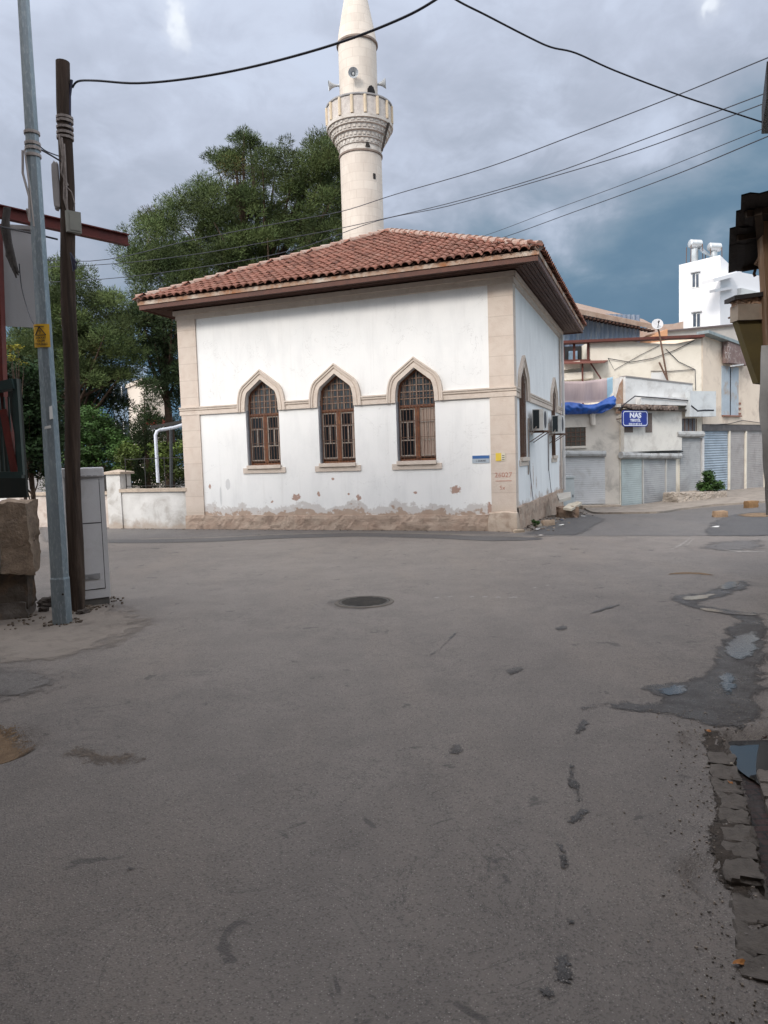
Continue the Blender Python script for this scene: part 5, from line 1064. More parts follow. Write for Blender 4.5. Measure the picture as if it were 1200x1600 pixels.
# ground floor corner block
zA = FA.px(920, 638)[1]; mb = MB(); mb.fbox(FA, 0, FA.L, -.8, zA, -2.25, 0); mb.build('wall', M_CREAMG, shop)
mb = MB(); a0, a1, z0, z1 = pxb(mb, FA, 883, 713, 945, 788, .0, .03); mb.build('shutter', M_SH1, shop)
mb = MB(); mb.tube([P_(FA, 879, 709, .1), P_(FA, 946, 709, .1)], .12, 10); mb.build('roller', M_ROLL, shop)
mb = MB(); pxb(mb, FA, 883, 668, 915, 697, .0, .012); wn = mb.build('window', mat('dark_mesh_window', (.06, .058, .05), (.11, .10, .085), 25, .8), shop)
mb = MB(); pxb(mb, FA, 881, 697, 917, 700.5, .0, .08); pxb(mb, FA, 881, 664.5, 917, 667.5, .0, .05)
mb.build('frame', M_CREAMG, wn); mb = MB()
for k in range(5): pxb(mb, FA, 884+k*7.4, 668, 885+k*7.4, 697, .014, .03)
for k in range(3): pxb(mb, FA, 883, 675+k*7, 915, 676+k*7, .014, .032)
mb.build('bars', M_BAR, wn)
mb = MB(); mb.tube([P_(FA, 926, 640, .12), P_(FA, 927, 664, .12)], .10, 8); mb.build('drain_stub', M_CREAMG, shop)
mb = MB(); mb.fbox(FA, 0, FA.L+.02, zA+.003, zA+.12, -2.25, .18); mb.build('terrace_slab', M_CREAMG, shop)
mb = MB(); mb.fbox(FA, FA.px(905, 790)[0], FA.L-.1, -.5, FA.px(920, 789)[1], .035, .5); mb.build('doorstep', M_COP, shop)
# jutting block that carries the shop sign
zN0 = FN.px(1010, 705)[1]; zN1 = FN.px(1010, 640)[1]; mb = MB(); mb.fbox(FN, 0, FN.L, -.8, zN1, -2.1, 0); mb.build('wall', M_CREAM, shop)
mb = MB(); mb.fbox(FN, .06, FN.L+.0, zN0, zN1-.02, .002, .16); mb.build('upper_wall', mat('pale_sagging_wall', (.70, .68, .63), (.62, .60, .56), 1.3, .85, .2, 12, dirt=((.33, .30, .27), .5, 1.6)), shop)
for (x0, x1, y0, y1, m) in ((970.5, 1002, 717, 789, M_SH2), (1005, 1038, 717, 785.5, M_SH3), (1041, 1055, 717, 783.5, M_SH3)):
    mb = MB(); pxb(mb, FN, x0, y0, x1, y1, .0, .03); mb.build('shutter', m, shop)
for x in (1002.3, 1038.4): mb = MB(); pxb(mb, FN, x, 716, x+2, 787, .0, .06); mb.build('shutter_rail', mat('pale_rail', (.5, .49, .47)), shop)
for x0, x1, dy in ((970, 1012, 0), (1012.5, 1062, .7)): mb = MB(); mb.tube([P_(FN, x0, 711+dy, .12), P_(FN, x1, 711.5+dy, .12)], .13, 10); mb.build('roller', M_ROLL, shop)
mb = MB(); pxb(mb, FN, 970, 706.3, 1060, 708.2, .0, .22); mb.build('drip_edge', mat('black_gap', (.02, .02, .02)), shop)
for x0, x1 in ((970, 983), (1003, 1013)): mb = MB(); pxb(mb, FN, x0, 646, x1, 676, .165, .175); mb.build('vent_grille', mat('brown_grille', (.20, .16, .14), (.12, .10, .09), 20, .8), shop)
# ragged tiled edge and white parapet of the terrace above
mb = MB(); a0 = FN.px(970, 640)[0]
for k in range(17):
    a = a0+k*.165+random.uniform(-.02, .02); z = zN1+.08+random.uniform(-.03, .03)-k*.004; mb.tube([FN.pt(a, z+.10, -.15), FN.pt(a+random.uniform(-.02, .02), z-.02, .50+random.uniform(-.06, .06))], [.085, .08], 7)
mb.build('roof_tiles', mat('old_brown_tile', (.24, .19, .16), (.13, .10, .09), 8, .95, .5, 30), shop)
mb = MB(); mb.fbox(FN, a0-.1, FN.L+.12, zN1-.06, zN1+.0, -.3, .34); mb.build('roof_batten', mat('dark_batten', (.05, .04, .035)), shop)
M_PAR = mat('white_parapet', (.70, .70, .69), (.62, .62, .61), 1.2, .85, .2, 12, dirt=((.34, .32, .30), .5, 1.6))
fp0 = FN.px(973, 590)[0]; mb = MB(); mb.fpoly(FN, [(fp0, zN1+.19), (FN.px(1078, 636)[0], zN1+.19), (FN.px(1078, 600)[0], FN.px(1078, 601)[1]), (fp0, FN.px(973, 589)[1])], -.1, .12); mb.build('parapet', M_PAR, shop)
mb = MB(); mb.bar(P_(FN, 973, 588.5, .0), P_(FN, 1078, 600.5, .0), .3, .05); mb.build('parapet_coping', mat('grey_coping', (.30, .28, .27)), shop)
mb = MB(); pxb(mb, FN, 990, 621.5, 1072, 634, .12, .35); mb.build('parapet_ledge', M_PAR, shop)
mb = MB(); mb.fbox(Face(FN.pt(fp0, 0)[:2], (FN.pt(fp0, 0).x+.02, 29.3)), 0, 2., zN1+.1, FN.px(973, 589)[1], -.1, .1); mb.build('parapet_return', M_PAR, shop)
mb = MB(); mb.add([P_(FN, 962, 646, .02), P_(FN, 973.5, 646, .02), P_(FN, 973, 592, .02), P_(FN, 968, 600, .02), P_(FN, 963, 618, .02)]+[P_(FN, x, y, -.25) for x, y in ((962, 646), (973.5, 646), (973, 592), (968, 600), (963, 618))], [(0, 1, 2, 3, 4), (9, 8, 7, 6, 5)]+[(i, i+5, (i+1) % 5+5, (i+1) % 5) for i in range(5)]); mb.build('broken_brickwork', mat('broken_brick', (.34, .19, .12), (.42, .30, .22), 9, .95, .7, 25, dirt=((.5, .45, .4), .5, 7)), shop)
# tall narrow shutter bay
mb = MB(); mb.fbox(FT, 0, FT.L-.01, -.7, FT.px(1080, 614)[1], -1.5, 0); mb.build('wall', M_CREAM, shop)
mb = MB(); pxb(mb, FT, 1062, 684, 1094, 768.5, .0, .03); mb.build('shutter', M_SH3, shop)
mb = MB(); mb.tube([P_(FT, 1056, 678.5, .12), P_(FT, 1098, 678.5, .12)], .13, 10); mb.build('roller', M_ROLL, shop)
mb = MB(); pxb(mb, FT, 1062, 654, 1086, 675, .0, .012); wn = mb.build('window', mat('grey_mesh', (.15, .15, .16), (.09, .09, .10), 22, .7), shop)
mb = MB(); [pxb(mb, FT, 1063+k*6, 654, 1063.8+k*6, 675, .012, .03) for k in range(5)]; mb.build('window_bars', M_BAR, wn)
mb = MB(); pxb(mb, FT, 1094.5, 684, 1097.5, 768, .0, .1); mb.build('door_post', mat('white_post', (.56, .56, .56)), shop)
mb = MB(); pxb(mb, FT, 1062, 768.2, 1094, 770, .0, .06); mb.build('threshold', M_RED, shop)
mb = MB(); pxb(mb, FT, 1063, 613, 1103, 652, .25, .50); mb.build('box_balcony', mat('pale_blue_white_sheet', (.56, .59, .60), (.48, .51, .53), 3, .7, dirt=((.38, .38, .37), .5, 3)), shop)
# upper storey
zU = FU.px(1000, 531)[1]; pts = [(FU.px(922, 560)[0], zA-.2), (FU.L, zA-1.)]; top = [(1096, 527), (1080, 532), (1055, 537), (1030, 537), (1000, 535), (970, 531), (940, 532), (922, 533)]
mb = MB(); mb.fpoly(FU, pts+[FU.px(x, y) for x, y in top], -3, 0); mb.build('upper_wall', M_CREAM, shop)
mb = MB(); mb.fbox(FU, 0, FU.px(922, 560)[0]-.01, zA, FU.px(900, 565)[1], -3, -.0); mb.build('upper_wall', M_CREAM, shop)
mb = MB(); a_ = FU.px(922, 560)[0]; mb.fbox(FU, 0, a_-.01, FU.px(900, 565)[1]+.01, FU.px(900, 534)[1], -3, -1.2); mb.build('dark_room', mat('dark_room', (.02, .02, .022)), shop)
mb = MB(); pxb(mb, FU, 900, 542, 914, 558, -1.19, -1.1); mb.build('back_window', mat('sky_blue_pane', (.22, .32, .44), (.12, .16, .2), 4, .3), shop)
mb = MB(); [mb.bar(P_(FU, x, 565, -.05), P_(FU, x, 536, -.05), .08) for x in (880, 897, 919)]; mb.bar(P_(FU, 872, 536, 0), P_(FU, 1097, 526, .1), .5, .10); mb.bar(P_(FU, 872, 564, .0), P_(FU, 922, 563, .0), .1, .08); mb.build('rusty_frame', mat('rusty_red_frame', (.13, .04, .03), (.08, .03, .025), 6, .7), shop)
mb = MB(); mb.add([P_(FU, 878, 564.5, .0), P_(FU, 950, 563.5, .0), P_(FU, 945, 567, .7), P_(FU, 880, 569, .7)]+[P_(FU, 878, 563.8, .0), P_(FU, 950, 562.8, .0), P_(FU, 945, 566, .7), P_(FU, 880, 568, .7)], [(0, 1, 2, 3), (7, 6, 5, 4), (3, 2, 6, 7), (0, 3, 7, 4), (1, 5, 6, 2)]); mb.build('small_awning', mat('rusty_awning', (.16, .06, .045)), shop)
mb = MB(); mb.tube([P_(FU, 922, 566, .3), P_(FU, 939, 592, .3)], .03, 6); mb.tube([P_(FU, 910, 568, .5), P_(FU, 911, 640, .5)], .035, 6); mb.build('awning_struts', mat('rusty_red_frame', (.13, .04, .03)), shop)
for (x0, y0, x1, y1) in ((872, 572, 905, 586), (872, 588, 925, 596)): mb = MB(); mb.bar(P_(FU, x0, y0+2, .12), P_(FU, x1, y0-2, .12), .3, .28); mb.build('ledge', M_CREAM, shop)
mb = MB(); pxb(mb, FU, 1017, 582, 1042, 600, .0, .04); mb.build('white_shutter', M_PAR, shop)
# right hand wing along the rising street
FRt = [FR.px(1097, 523), FR.px(1186, 546)]; sl = (FRt[1][1]-FRt[0][1])/(FRt[1][0]-FRt[0][0]); zsh = FR.px(1140, 663)[1]
mb = MB(); mb.fpoly(FR, [(0, zsh), (FR.L, zsh), (FR.L, 5.25), (0, FRt[0][1])], -4, 0); mb.build('upper_wall', M_CREAM2, shop)
mb = MB(); mb.fbox(FR, 0, FR.L, -.8, zsh-.005, -4, -.12); mb.build('wall', M_CREAM2, shop)
mb = MB(); mb.bar(FR.pt(-.2, FRt[0][1]+.06, .1), FR.pt(FR.L, 5.32, .1), .5, .12); mb.build('metal_edge', mat('blue_grey_flashing', (.26, .31, .32), (.18, .21, .22), 5, .5), shop)
for (x0, x1, m, y1) in ((1098, 1140, M_SH4, 767.5), (1143, 1166, M_SH5, 764.5), (1168, 1196, M_SH5, 763.2), (1202, 1240, M_SH4, 761)):
    mb = MB(); pxb(mb, FR, x0, 672, x1, y1, -.118, -.08); mb.build('shutter', m, shop)
for x in (1140.4, 1166.2, 1196.5): mb = MB(); pxb(mb, FR, x, 670, x+1.8, 767-(x-1098)*.04, -.118, -.02); mb.build('shutter_rail', M_CREAM, shop)
mb = MB(); pxb(mb, FR, 1098, 664, 1240, 673, -.118, -.01); mb.build('roller', mat('dark_roller', (.13, .12, .12), (.08, .075, .075), 4, .7), shop)
mb = MB(); pxb(mb, FR, 1127, 573, 1153, 649, .0, .03); dr = mb.build('upper_door', mat('flaking_blue_door', (.40, .46, .51), (.34, .39, .44), 3, .8, .3, 18, dirt=((.36, .25, .16), .7, 2.4)), shop)
mb = MB(); pxb(mb, FR, 1139.5, 573, 1140.5, 649, .03, .045); mb.build('door_seam', M_INK, dr)
mb = MB(); pxb(mb, FR, 1128, 649, 1156, 651, .0, .1); [pxb(mb, FR, 1153.3, y, 1157, y+3, .0, .03) for y in (629, 637, 645)]; mb.build('brick_sill', mat('red_brick_bits', (.30, .15, .11)), shop)
M_BRS = mat('faded_brown_board', (.21, .145, .135), (.17, .12, .11), 4, .8, dirt=((.4, .36, .34), .6, 6))
bs = thing('sign_board', 'faded brown shop board with ghosted white letters above flaking blue door', 'sign', P_(FR, 1143, 571, .1))
mb = MB(); pxb(mb, FR, 1127, 535, 1161, 570, .05, .30); mb.build('board', M_BRS, bs)
M_GH = mat('ghost_letters', (.46, .42, .40), (.25, .19, .18), 12, .8)
a_, z_ = FR.px(1137, 552, .3); text(FR, 'UZ', a_, z_, .42, .302, M_GH, bs); a_, z_ = FR.px(1137, 562, .3); text(FR, 'VA', a_, z_, .42, .302, M_GH, bs)
mb = MB(); mb.bar(P_(FR, 1142, 572, .3), P_(FR, 1161, 569.5, .3), .06); mb.build('loose_batten', mat('white_post', (.56, .56, .56)), bs)
# wires hanging on the facades
def fwire(pts, r=.015, m=M_CBL): mb = MB(); mb.tube(pts, r, 5); mb.build('facade_wire', m, shop)
fwire([P_(FU, x, y, .06) for x, y in ((950, 560), (985, 566), (1020, 560), (1055, 547), (1085, 532))]); fwire([P_(FU, x, y, .05) for x, y in ((1040, 545), (1060, 565), (1085, 577))]); fwire([P_(FU, x, y, .05) for x, y in ((1017, 580), (1050, 580), (1086, 577), (1087, 610))])
fwire([P_(FU, x, y, .04) for x, y in ((950, 560), (960, 578), (1000, 555), (1030, 540))], .01)
fwire([P_(FN, x, y, .4) for x, y in ((966, 641), (975, 632), (992, 619), (1030, 622), (1075, 626))], .022); fwire([P_(FR, x, y, .05) for x, y in ((1110, 664), (1140, 662), (1160, 657), (1190, 661))]); fwire([P_(FT, x, y, .5) for x, y in ((1080, 634), (1090, 642), (1100, 641), (1115, 641))], .03)
# shop sign
zt_ = FN.px(990, 641, .4)[1]; nas = thing('shop_sign', 'blue shop sign with white rounded border and white lettering', 'sign', P_(FN, 992, 666, .4))
(s0, z1), (s1, z0) = FN.px(972.5, 641, .4), FN.px(1012.5, 666.5, .4)
def rrect(s0, z0, s1, z1, r, n=5):
    out = []
    for cx, cz, a0 in ((s1-r, z1-r, 0), (s0+r, z1-r, 90), (s0+r, z0+r, 180), (s1-r, z0+r, 270)): out += [(cx+r*math.cos(R(a0+90*k/n)), cz+r*math.sin(R(a0+90*k/n))) for k in range(n+1)]
    return out
M_NB = mat('sign_blue', (.012, .025, .22), (.015, .03, .25), 3, .35, spec=.4); M_NW = mat('sign_white', (.70, .74, .85), rough=.5)
mb = MB(); mb.fpoly(FN, rrect(s0, z0, s1, z1, .12), .36, .40); mb.build('panel', M_NB, nas)
mb = MB(); A1, A2 = rrect(s0+.03, z0+.03, s1-.03, z1-.03, .11), rrect(s0+.06, z0+.06, s1-.06, z1-.06, .085); n = len(A1); mb.add([FN.pt(a, z, .404) for a, z in A1]+[FN.pt(a, z, .404) for a, z in A2], [(i, (i+1) % n, (i+1) % n+n, i+n) for i in range(n)]); mb.build('border', M_NW, nas)
cs = (s0+s1)/2; hh = z1-z0
text(FN, 'NAS', cs, z0+hh*.56, hh*.42, .403, M_NW, nas, bold=.012, sx=1.35); text(FN, 'TEKSTİL', cs, z0+hh*.32, hh*.215, .403, M_NW, nas, bold=.006, sx=1.2); text(FN, '0326 614 407 15 45', cs, z0+hh*.12, hh*.15, .403, M_NW, nas, bold=.003, sx=1.0)
mb = MB(); [mb.bar(FN.pt(a, z0+hh*.5, .0), FN.pt(a, z0+hh*.5, .37), .04) for a in (s0+.15, s1-.15)]; mb.build('bracket', M_BAR, nas)
# blue tarpaulin and the cloths hung on the terrace
tp_ = MB(); n, m_ = 40, 8; vs = []
for j in range(m_+1):
    for i in range(n+1):
        u_ = i/n; x = 874+u_*88; top_y = 630 - 12*max(0, u_-.7)/.3 - 2*math.sin(u_*9); bot_y = 648 - 3*u_ - 10*max(0, u_-.75)/.25; v_ = j/m_
        y = top_y+(bot_y-top_y)*v_; a, z = FA.px(x, y, .3); p = FA.pt(a, z, .24+.15*math.sin(v_*3.1)+.16*mnoise.noise(Vector((a*3, z*6, 2)))+.09*mnoise.noise(Vector((a*9, z*11, 5)))+.03*math.sin(a*9+v_*5)); vs.append(p)
tp_.add(vs, [(j*(n+1)+i, (j+1)*(n+1)+i, (j+1)*(n+1)+i+1, j*(n+1)+i+1) for j in range(m_) for i in range(n)]); e = len(tp_.v)
tp_.add([v-FA.n*.25*(1 if False else .12) for v in vs], [(j*(n+1)+i, j*(n+1)+i+1, (j+1)*(n+1)+i+1, (j+1)*(n+1)+i) for j in range(m_) for i in range(n)])
solo('tarpaulin', tp_, mat('blue_tarpaulin', (.012, .10, .42), (.01, .07, .32), 6, .4, .3, 12, spec=.5), 'bright blue tarpaulin folded over the terrace edge', 'tarpaulin', smooth='all')
def cloth(x0, x1, y0a, y0b, y1a, y1b, m, lab, amp=.06): mb = wavy(FA, x0, x1, y0a, y0b, y1a, y1b, 30, 8, amp, 7, o=.05); solo('hanging_cloth', mb, m, lab, 'cloth', smooth='all', group='cloths on the terrace line')
cloth(874, 912, 596, 596, 629, 630, mat('pink_cloth', (.46, .37, .37), (.40, .32, .32), 5, .9, stretch=(3, 1, .3)), 'pale pink cloth hanging nearest the mosque wall')
cloth(912, 950, 596, 591, 630, 627, mat('dusty_pink_cloth', (.43, .35, .35), (.37, .30, .31), 5, .9, stretch=(3, 1, .3)), 'pinkish cloth hanging in the middle of the terrace line')
cloth(948, 957, 591, 589, 626, 613, mat('pale_blue_cloth', (.30, .45, .55), (.26, .40, .50), 5, .9), 'narrow pale blue cloth at the right end of the line', .03)
# satellite dish on its mast, with a leaning stick
dish = thing('satellite_dish', 'round satellite dish on a leaning mast above terrace parapet', 'satellite dish', P_(FU, 1043, 592, .5))
q = at(1027, 507, 28.7); mb = MB(); ax = Vector((-.15, -1, .25)).normalized(); mb.lathe(q, [(0, 0), (.12, .012), (.22, .04), (.215, .05), (.10, .03), (0, .02)], 24, axis=ax); mb.build('reflector', mat('dish_white', (.60, .60, .61), rough=.5), dish, smooth=True)
mb = MB(); mb.tube([q+ax*.25, q+ax*.25+Vector((0, 0, -.05)), q-Vector((0, 0, .2))], .015, 6); mb.lathe(q+ax*.22, [(0, 0), (.035, 0), (.035, .08), (0, .08)], 10, axis=ax); mb.build('receiver_arm', M_INK, dish)
mb = MB(); mb.tube([q-ax*.03, at(1030, 520, 28.8), at(1043, 594, 28.8)], .035, 8); mb.build('mast', M_BAR, dish)
mb = MB(); mb.tube([at(1030, 566, 28.75), at(1044, 596, 28.75)], .035, 6); solo('wooden_stick', mb, M_BAR, 'short dark stick leaning against the foot of the dish mast', 'stick')
# ------------------------------------------------------------------ behind the shops
FB1 = Face((7.0, 33), (12.4, 34.6)); bb_ = thing('shed_building', 'blue corrugated shed with wide rusty roof behind the cream shop', 'building', FB1.pt(3, 0, -2))
def corr(F, s0, s1, z0, z1, o, amp, pitch):
    mb = MB(); n = int((s1-s0)/pitch*6); vs = [F.pt(s0+(s1-s0)*i/n, z, o+amp*math.sin(2*math.pi*(s1-s0)*i/n/pitch)) for z in (z0, z1) for i in range(n+1)]; mb.add(vs, [(i, i+1, n+2+i, n+1+i) for i in range(n)]); return mb
zr0, zr1 = at(905, 488, 33).z, at(1015, 515, 35).z
corr(FB1, 0, FB1.L, 0, zr0+.1, 0, .04, .25).build('wall', mat('blue_corrugated', (.13, .18, .27), (.18, .22, .28), 2, .6, dirt=((.34, .36, .38), .7, 3), stretch=(3, 3, .4)), bb_)
a, b_ = at(872, 484, 32), at(1020, 514, 34.5); c_, d_ = at(860, 470, 40), at(1005, 505, 41); mb = MB(); mb.add([a, b_, d_, c_]+[v+Vector((0, 0, .22)) for v in (a, b_, d_, c_)], [(3, 2, 1, 0), (4, 5, 6, 7), (0, 1, 5, 4), (1, 2, 6, 5), (2, 3, 7, 6), (3, 0, 4, 7)]); mb.build('roof', mat('rusty_pale_roof', (.33, .25, .20), (.24, .16, .12), 3, .8), bb_)
mb = MB(); 
for k in range(26): p_ = a.lerp(b_, k/25); mb.bar(p_+Vector((0, .6, -.02)), p_+Vector((0, -.12, -.1)), .09)
mb.build('rafters', mat('dark_rafters', (.06, .03, .022)), bb_)
FG = Face((at(1035, 600, 35).x, 35), (at(1205, 600, 37).x, 37)); gb_ = thing('parapet_building', 'grey rendered parapet block between the cream shop and white apartment', 'building', FG.pt(2, 0, -2))
mb = MB(); mb.fpoly(FG, [(0, 0), (FG.L+3, 0), (FG.L+3, FG.px(1180, 506)[1]), FG.px(1150, 508), FG.px(1042, 518), (0, FG.px(1040, 519)[1])], -4, 0); mb.build('wall', mat('grey_render', (.42, .40, .38), (.35, .335, .32), 1.4, .9, .3, 12), gb_)
mb = MB(); mb.bar(FG.pt(*FG.px(1038, 518)), FG.pt(*FG.px(1150, 507.5)), .3, .08); mb.build('coping', mat('dark_coping', (.12, .10, .10)), gb_)
FO = Face((at(1018, 600, 34.2).x, 34.2), (at(1043, 600, 34.4).x, 34.4)); mb = MB(); mb.fpoly(FO, [(0, 3), (FO.L, 3), FO.px(1043, 514), FO.px(1030, 520), FO.px(1018, 526)], -1.5, 0); solo('orange_wall', mb, mat('orange_render', (.50, .27, .15), (.44, .24, .14), 2, .9), 'small orange rendered gable just right of satellite dish', 'wall')
mb = MB(); Fz = Face((at(1000, 600, 45).x, 45), (at(1068, 600, 45).x, 45)); mb.fpoly(Fz, [(0, 3), (Fz.L, 3), Fz.px(1068, 502), Fz.px(1052, 506), Fz.px(1035, 507), Fz.px(1015, 512), Fz.px(1000, 514)], -4, 0); solo('distant_house', mb, mat('brick_house_far', (.38, .25, .19), (.45, .38, .33), 2, .9), 'low brownish house end seen between the shed and white apartment', 'house')
# white apartment block
DW = 52; FW1 = Face((at(1061, 500, DW).x, DW), (at(1125, 500, DW-1.6).x, DW-1.6)); FW2 = Face((at(1125.3, 500, DW-1.6).x, DW-1.6), (at(1230, 500, DW+3).x, DW+4.0))
ap = thing('apartment_building', 'bright white apartment block with two solar water tanks on its flat roof', 'building', FW1.pt(2, 0, -4))
M_APT = mat('bright_white_render', (.74, .74, .755), (.69, .69, .705), .6, .8)
mb = MB(); mb.fpoly(FW1, [(0, 0), (FW1.L, 0), FW1.px(1125, 398.5), FW1.px(1061, 414)], -8, 0); mb.build('wall', M_APT, ap)
mb = MB(); zz = FW2.px(1150, 424)[1]; mb.fpoly(FW2, [(0, 0), (FW2.L, 0), (FW2.L, zz+.3), FW2.px(1150, 424), FW2.px(1126, 400), (0, FW2.px(1126, 400)[1])], -1.2, 0); mb.build('wall', M_APT, ap)
mb = MB(); mb.bar(P_(FW2, 1106, 440, .4), P_(FW2, 1150, 428, .4), .8, .25); mb.bar(P_(FW2, 1113, 455, .2), P_(FW2, 1147, 449, .2), .4, .18); mb.build('balcony_ledge', M_APT, ap)
mb = MB(); a = FW2.px(1152, 455)[0]; mb.fbox(FW2, a, a+4, FW2.px(1152, 463)[1], FW2.px(1152, 451)[1], .0, .3); mb.build('balcony_railing', mat('striped_railing', (.62, .63, .62), (.5, .51, .5), 20, .7, stretch=(4, 4, .1)), ap)
for (x0, y0, x1, y1) in ((1081, 427, 1093, 450), (1082, 489, 1095, 512)):
    mb = MB(); pxb(mb, FW1, x0, y0, x1, y1, -.01, .03); wd = mb.build('window', M_WHT, ap)
    mb = MB(); xm = (x0+x1)/2; pxb(mb, FW1, x0+1.2, y0+1.5, xm-.8, y1-1.5, .03, .045); pxb(mb, FW1, xm+.8, y0+1.5, x1-1.2, y1-1.5, .03, .045); mb.build('pane', M_WIN, wd)
    mb = MB(); pxb(mb, FW1, x0-1.5, y0-2.5, x1+1.5, y0-.6, .0, .18); mb.build('lintel', mat('grey_lintel', (.45, .45, .46)), wd)
M_TANK = mat('solar_tank_metal', (.62, .63, .63), (.50, .52, .53), 3, .35, metal=.5)
for (x, y, D_, lab) in ((1086, 381, DW+3, 'left solar water tank on its stand, slightly higher than the other'), (1116, 386, DW+3, 'right solar water tank beside the roof panel')):
    q = at(x, y, D_); s_ = thing('solar_water_tank', lab, 'water tank', (q.x, q.y, q.z-1.6), group='solar water tanks on the white roof')
    mb = MB(); mb.lathe(q-Vector((.48, .1, 0)), [(0, 0), (.25, .02), (.31, .08), (.31, .88), (.25, .94), (0, .96)], 18, axis=(1, .1, -.05)); mb.build('upper_tank', M_TANK, s_, smooth=True)
    mb = MB(); mb.lathe(q+Vector((0, .1, -1.35)), [(0, 0), (.24, 0), (.26, .05), (.26, 1.0), (.2, 1.05), (0, 1.06)], 18); mb.build('lower_tank', M_TANK, s_, smooth=True)
    for dx_ in (-.42, .42):
        for dy_ in (-.3, .5): mb = MB(); mb.tube([q+Vector((dx_, dy_, -.1)), q+Vector((dx_*1.1, dy_, -1.75))], .03, 5); mb.build('leg', M_BAR, s_)
q0, q1 = at(1098, 396, DW+2), at(1112, 402, DW+2); mb = MB(); mb.add([q0, q1, q1+Vector((.2, 2, 1.2)), q0+Vector((.2, 2, 1.2))]+[v+Vector((0, 0, .08)) for v in (q0, q1, q1+Vector((.2, 2, 1.2)), q0+Vector((.2, 2, 1.2)))], [(3, 2, 1, 0), (4, 5, 6, 7), (0, 1, 5, 4), (1, 2, 6, 5), (2, 3, 7, 6), (3, 0, 4, 7)]); mb.build('solar_panel', mat('solar_panel', (.25, .28, .30), rough=.2), ap)
# small things in the side street
mb = MB(); q = ground_pt(1110, 777); Fp_ = Face((at(1060, 783, 26.9).x, 26.9), (at(1134, 770, 27.6).x, 27.5)); pl = thing('planter', 'low rough stone planter in front of the ribbed blue shutter', 'planter', (at(1095, 778, 28).x, 28, gz(13, 28)))
rough_block(Fp_, 0, Fp_.L, gz(12, 28)-.1, gz(12, 28)+.34, -.9, 0, 21, .05).build('stonework', mat('rough_pale_stone', (.40, .35, .30), (.28, .24, .205), 4, .95, .8, 18), pl)
tree('shrub', 'green shrub growing from the stone planter before blue shutter', 'shrub', [(1094, 771), (1095, 756), (1102, 752), (1101, 741), (1106, 734), (1112, 738), (1111, 748), (1119, 753), (1127, 752), (1126, 771)], 27.95, .35, 70, .16, 60, .09, M_LEAVES, 'leaf', trunk=(1110, 772), seed=31, brown=0, limbs=8, r0=.03)
mb = MB(); Fk = Face((at(880, 790, 25.6).x, 25.6), (at(900, 790, 25.6).x, 25.8)); kk = thing('street_cabinet', 'pale grey metal street cabinet at the far corner of the mosque', 'cabinet', Fk.pt(Fk.L/2, -.4)); zc0, zc1 = gz(6.5, 25.6), Fk.px(890, 747)[1]
mb.fbox(Fk, 0, Fk.L, zc0, zc1, -.4, 0); mb.build('body', mat('pale_green_grey_metal', (.47, .50, .50), (.40, .43, .43), 4, .5), kk); mb = MB(); mb.fbox(Fk, -.03, Fk.L+.03, zc1+.002, zc1+.07, -.43, .04); mb.build('lid', mat('pale_green_grey_metal', (.47, .50, .50)), kk); mb = MB(); mb.fbox(Fk, Fk.L-.09, Fk.L-.06, zc0+.5, zc0+.6, 0, .02); mb.build('handle', M_INK, kk); mb = MB(); mb.fbox(Fk, .04, Fk.L-.04, zc0+.1, zc1-.06, 0, .008); mb.build('door', mat('pale_green_grey_metal', (.47, .50, .50)), kk)
M_SLB = mat('pale_slab', (.50, .47, .42), (.40, .37, .33), 5, .9, .4, 25)
def slab(pts, th, m, lab, nm='stone_slab', cat='slab', grp=None):
    P3 = [Vector(p) for p in pts]; n = len(P3); mb = MB(); mb.add(P3+[p-Vector((0, 0, th)) for p in P3], [tuple(range(n)), tuple(range(2*n-1, n-1, -1))]+[(i, i+n, (i+1) % n+n, (i+1) % n) for i in range(n)]); return solo(nm, mb, m, lab, cat, grp)
slab([at(856+18, 781, 19.5), at(878+14, 776, 19.9), at(878+14, 768, 20.6), at(856+14, 771, 20.4)], .08, M_SLB, 'tilted whitish slab leaning at the far end of mosque plinth')
slab([at(880, 793, 19.0), at(893, 795, 19.0), at(909, 785, 19.8), at(903, 783, 20.2), at(888, 787, 19.6)], .06, mat('cream_slab', (.52, .47, .38), (.42, .37, .30), 5, .9), 'cream slab resting on a brown stone block by mosque corner')
mb = MB(); q = at(888, 803, 19.4); mb.rock((q.x, q.y+.1, gz(q.x, q.y)+.12), .55, .4, .36, 4, rough=.2); solo('stone_block', mb, mat('brown_block', (.26, .18, .13), (.17, .12, .09), 6, .95, .7, 22), 'brown stone block carrying the cream slab', 'stone')
for (x, y, sx, sy, sz, c, lab) in ((857, 821, .30, .16, .14, (.40, .31, .235), 'tan brick shaped stone beside the mosque side plinth'), (811, 832, .24, .12, .07, (.42, .34, .26), 'flat pale stone at the foot of the corner pier'), (843, 823, .12, .1, .08, (.36, .33, .28), 'small grey stone left of the tan brick'), (1126, 808, .32, .2, .17, (.38, .26, .17), 'tan block lying alone on the dark side street'), (1174, 793, .36, .26, .24, (.27, .16, .08), 'rounded brown stone further right on the side street')):
    q = ground_pt(x, y); mb = MB(); mb.rock((q.x, q.y+.03, q.z+sz*.42), sx, sy, sz, x, rough=.14, rot=.2); solo('loose_stone', mb, mat('stone_%d' % x, c, tuple(v*.7 for v in c), 9, .95, .6, 30), lab, 'stone', 'loose stones in the side street', smooth=True)
sheet('earth_patch', [(1150, 805), (1170, 802), (1215, 801), (1215, 808), (1180, 809), (1155, 808)], M_DIRT, .014, amp=.03, step=.2)
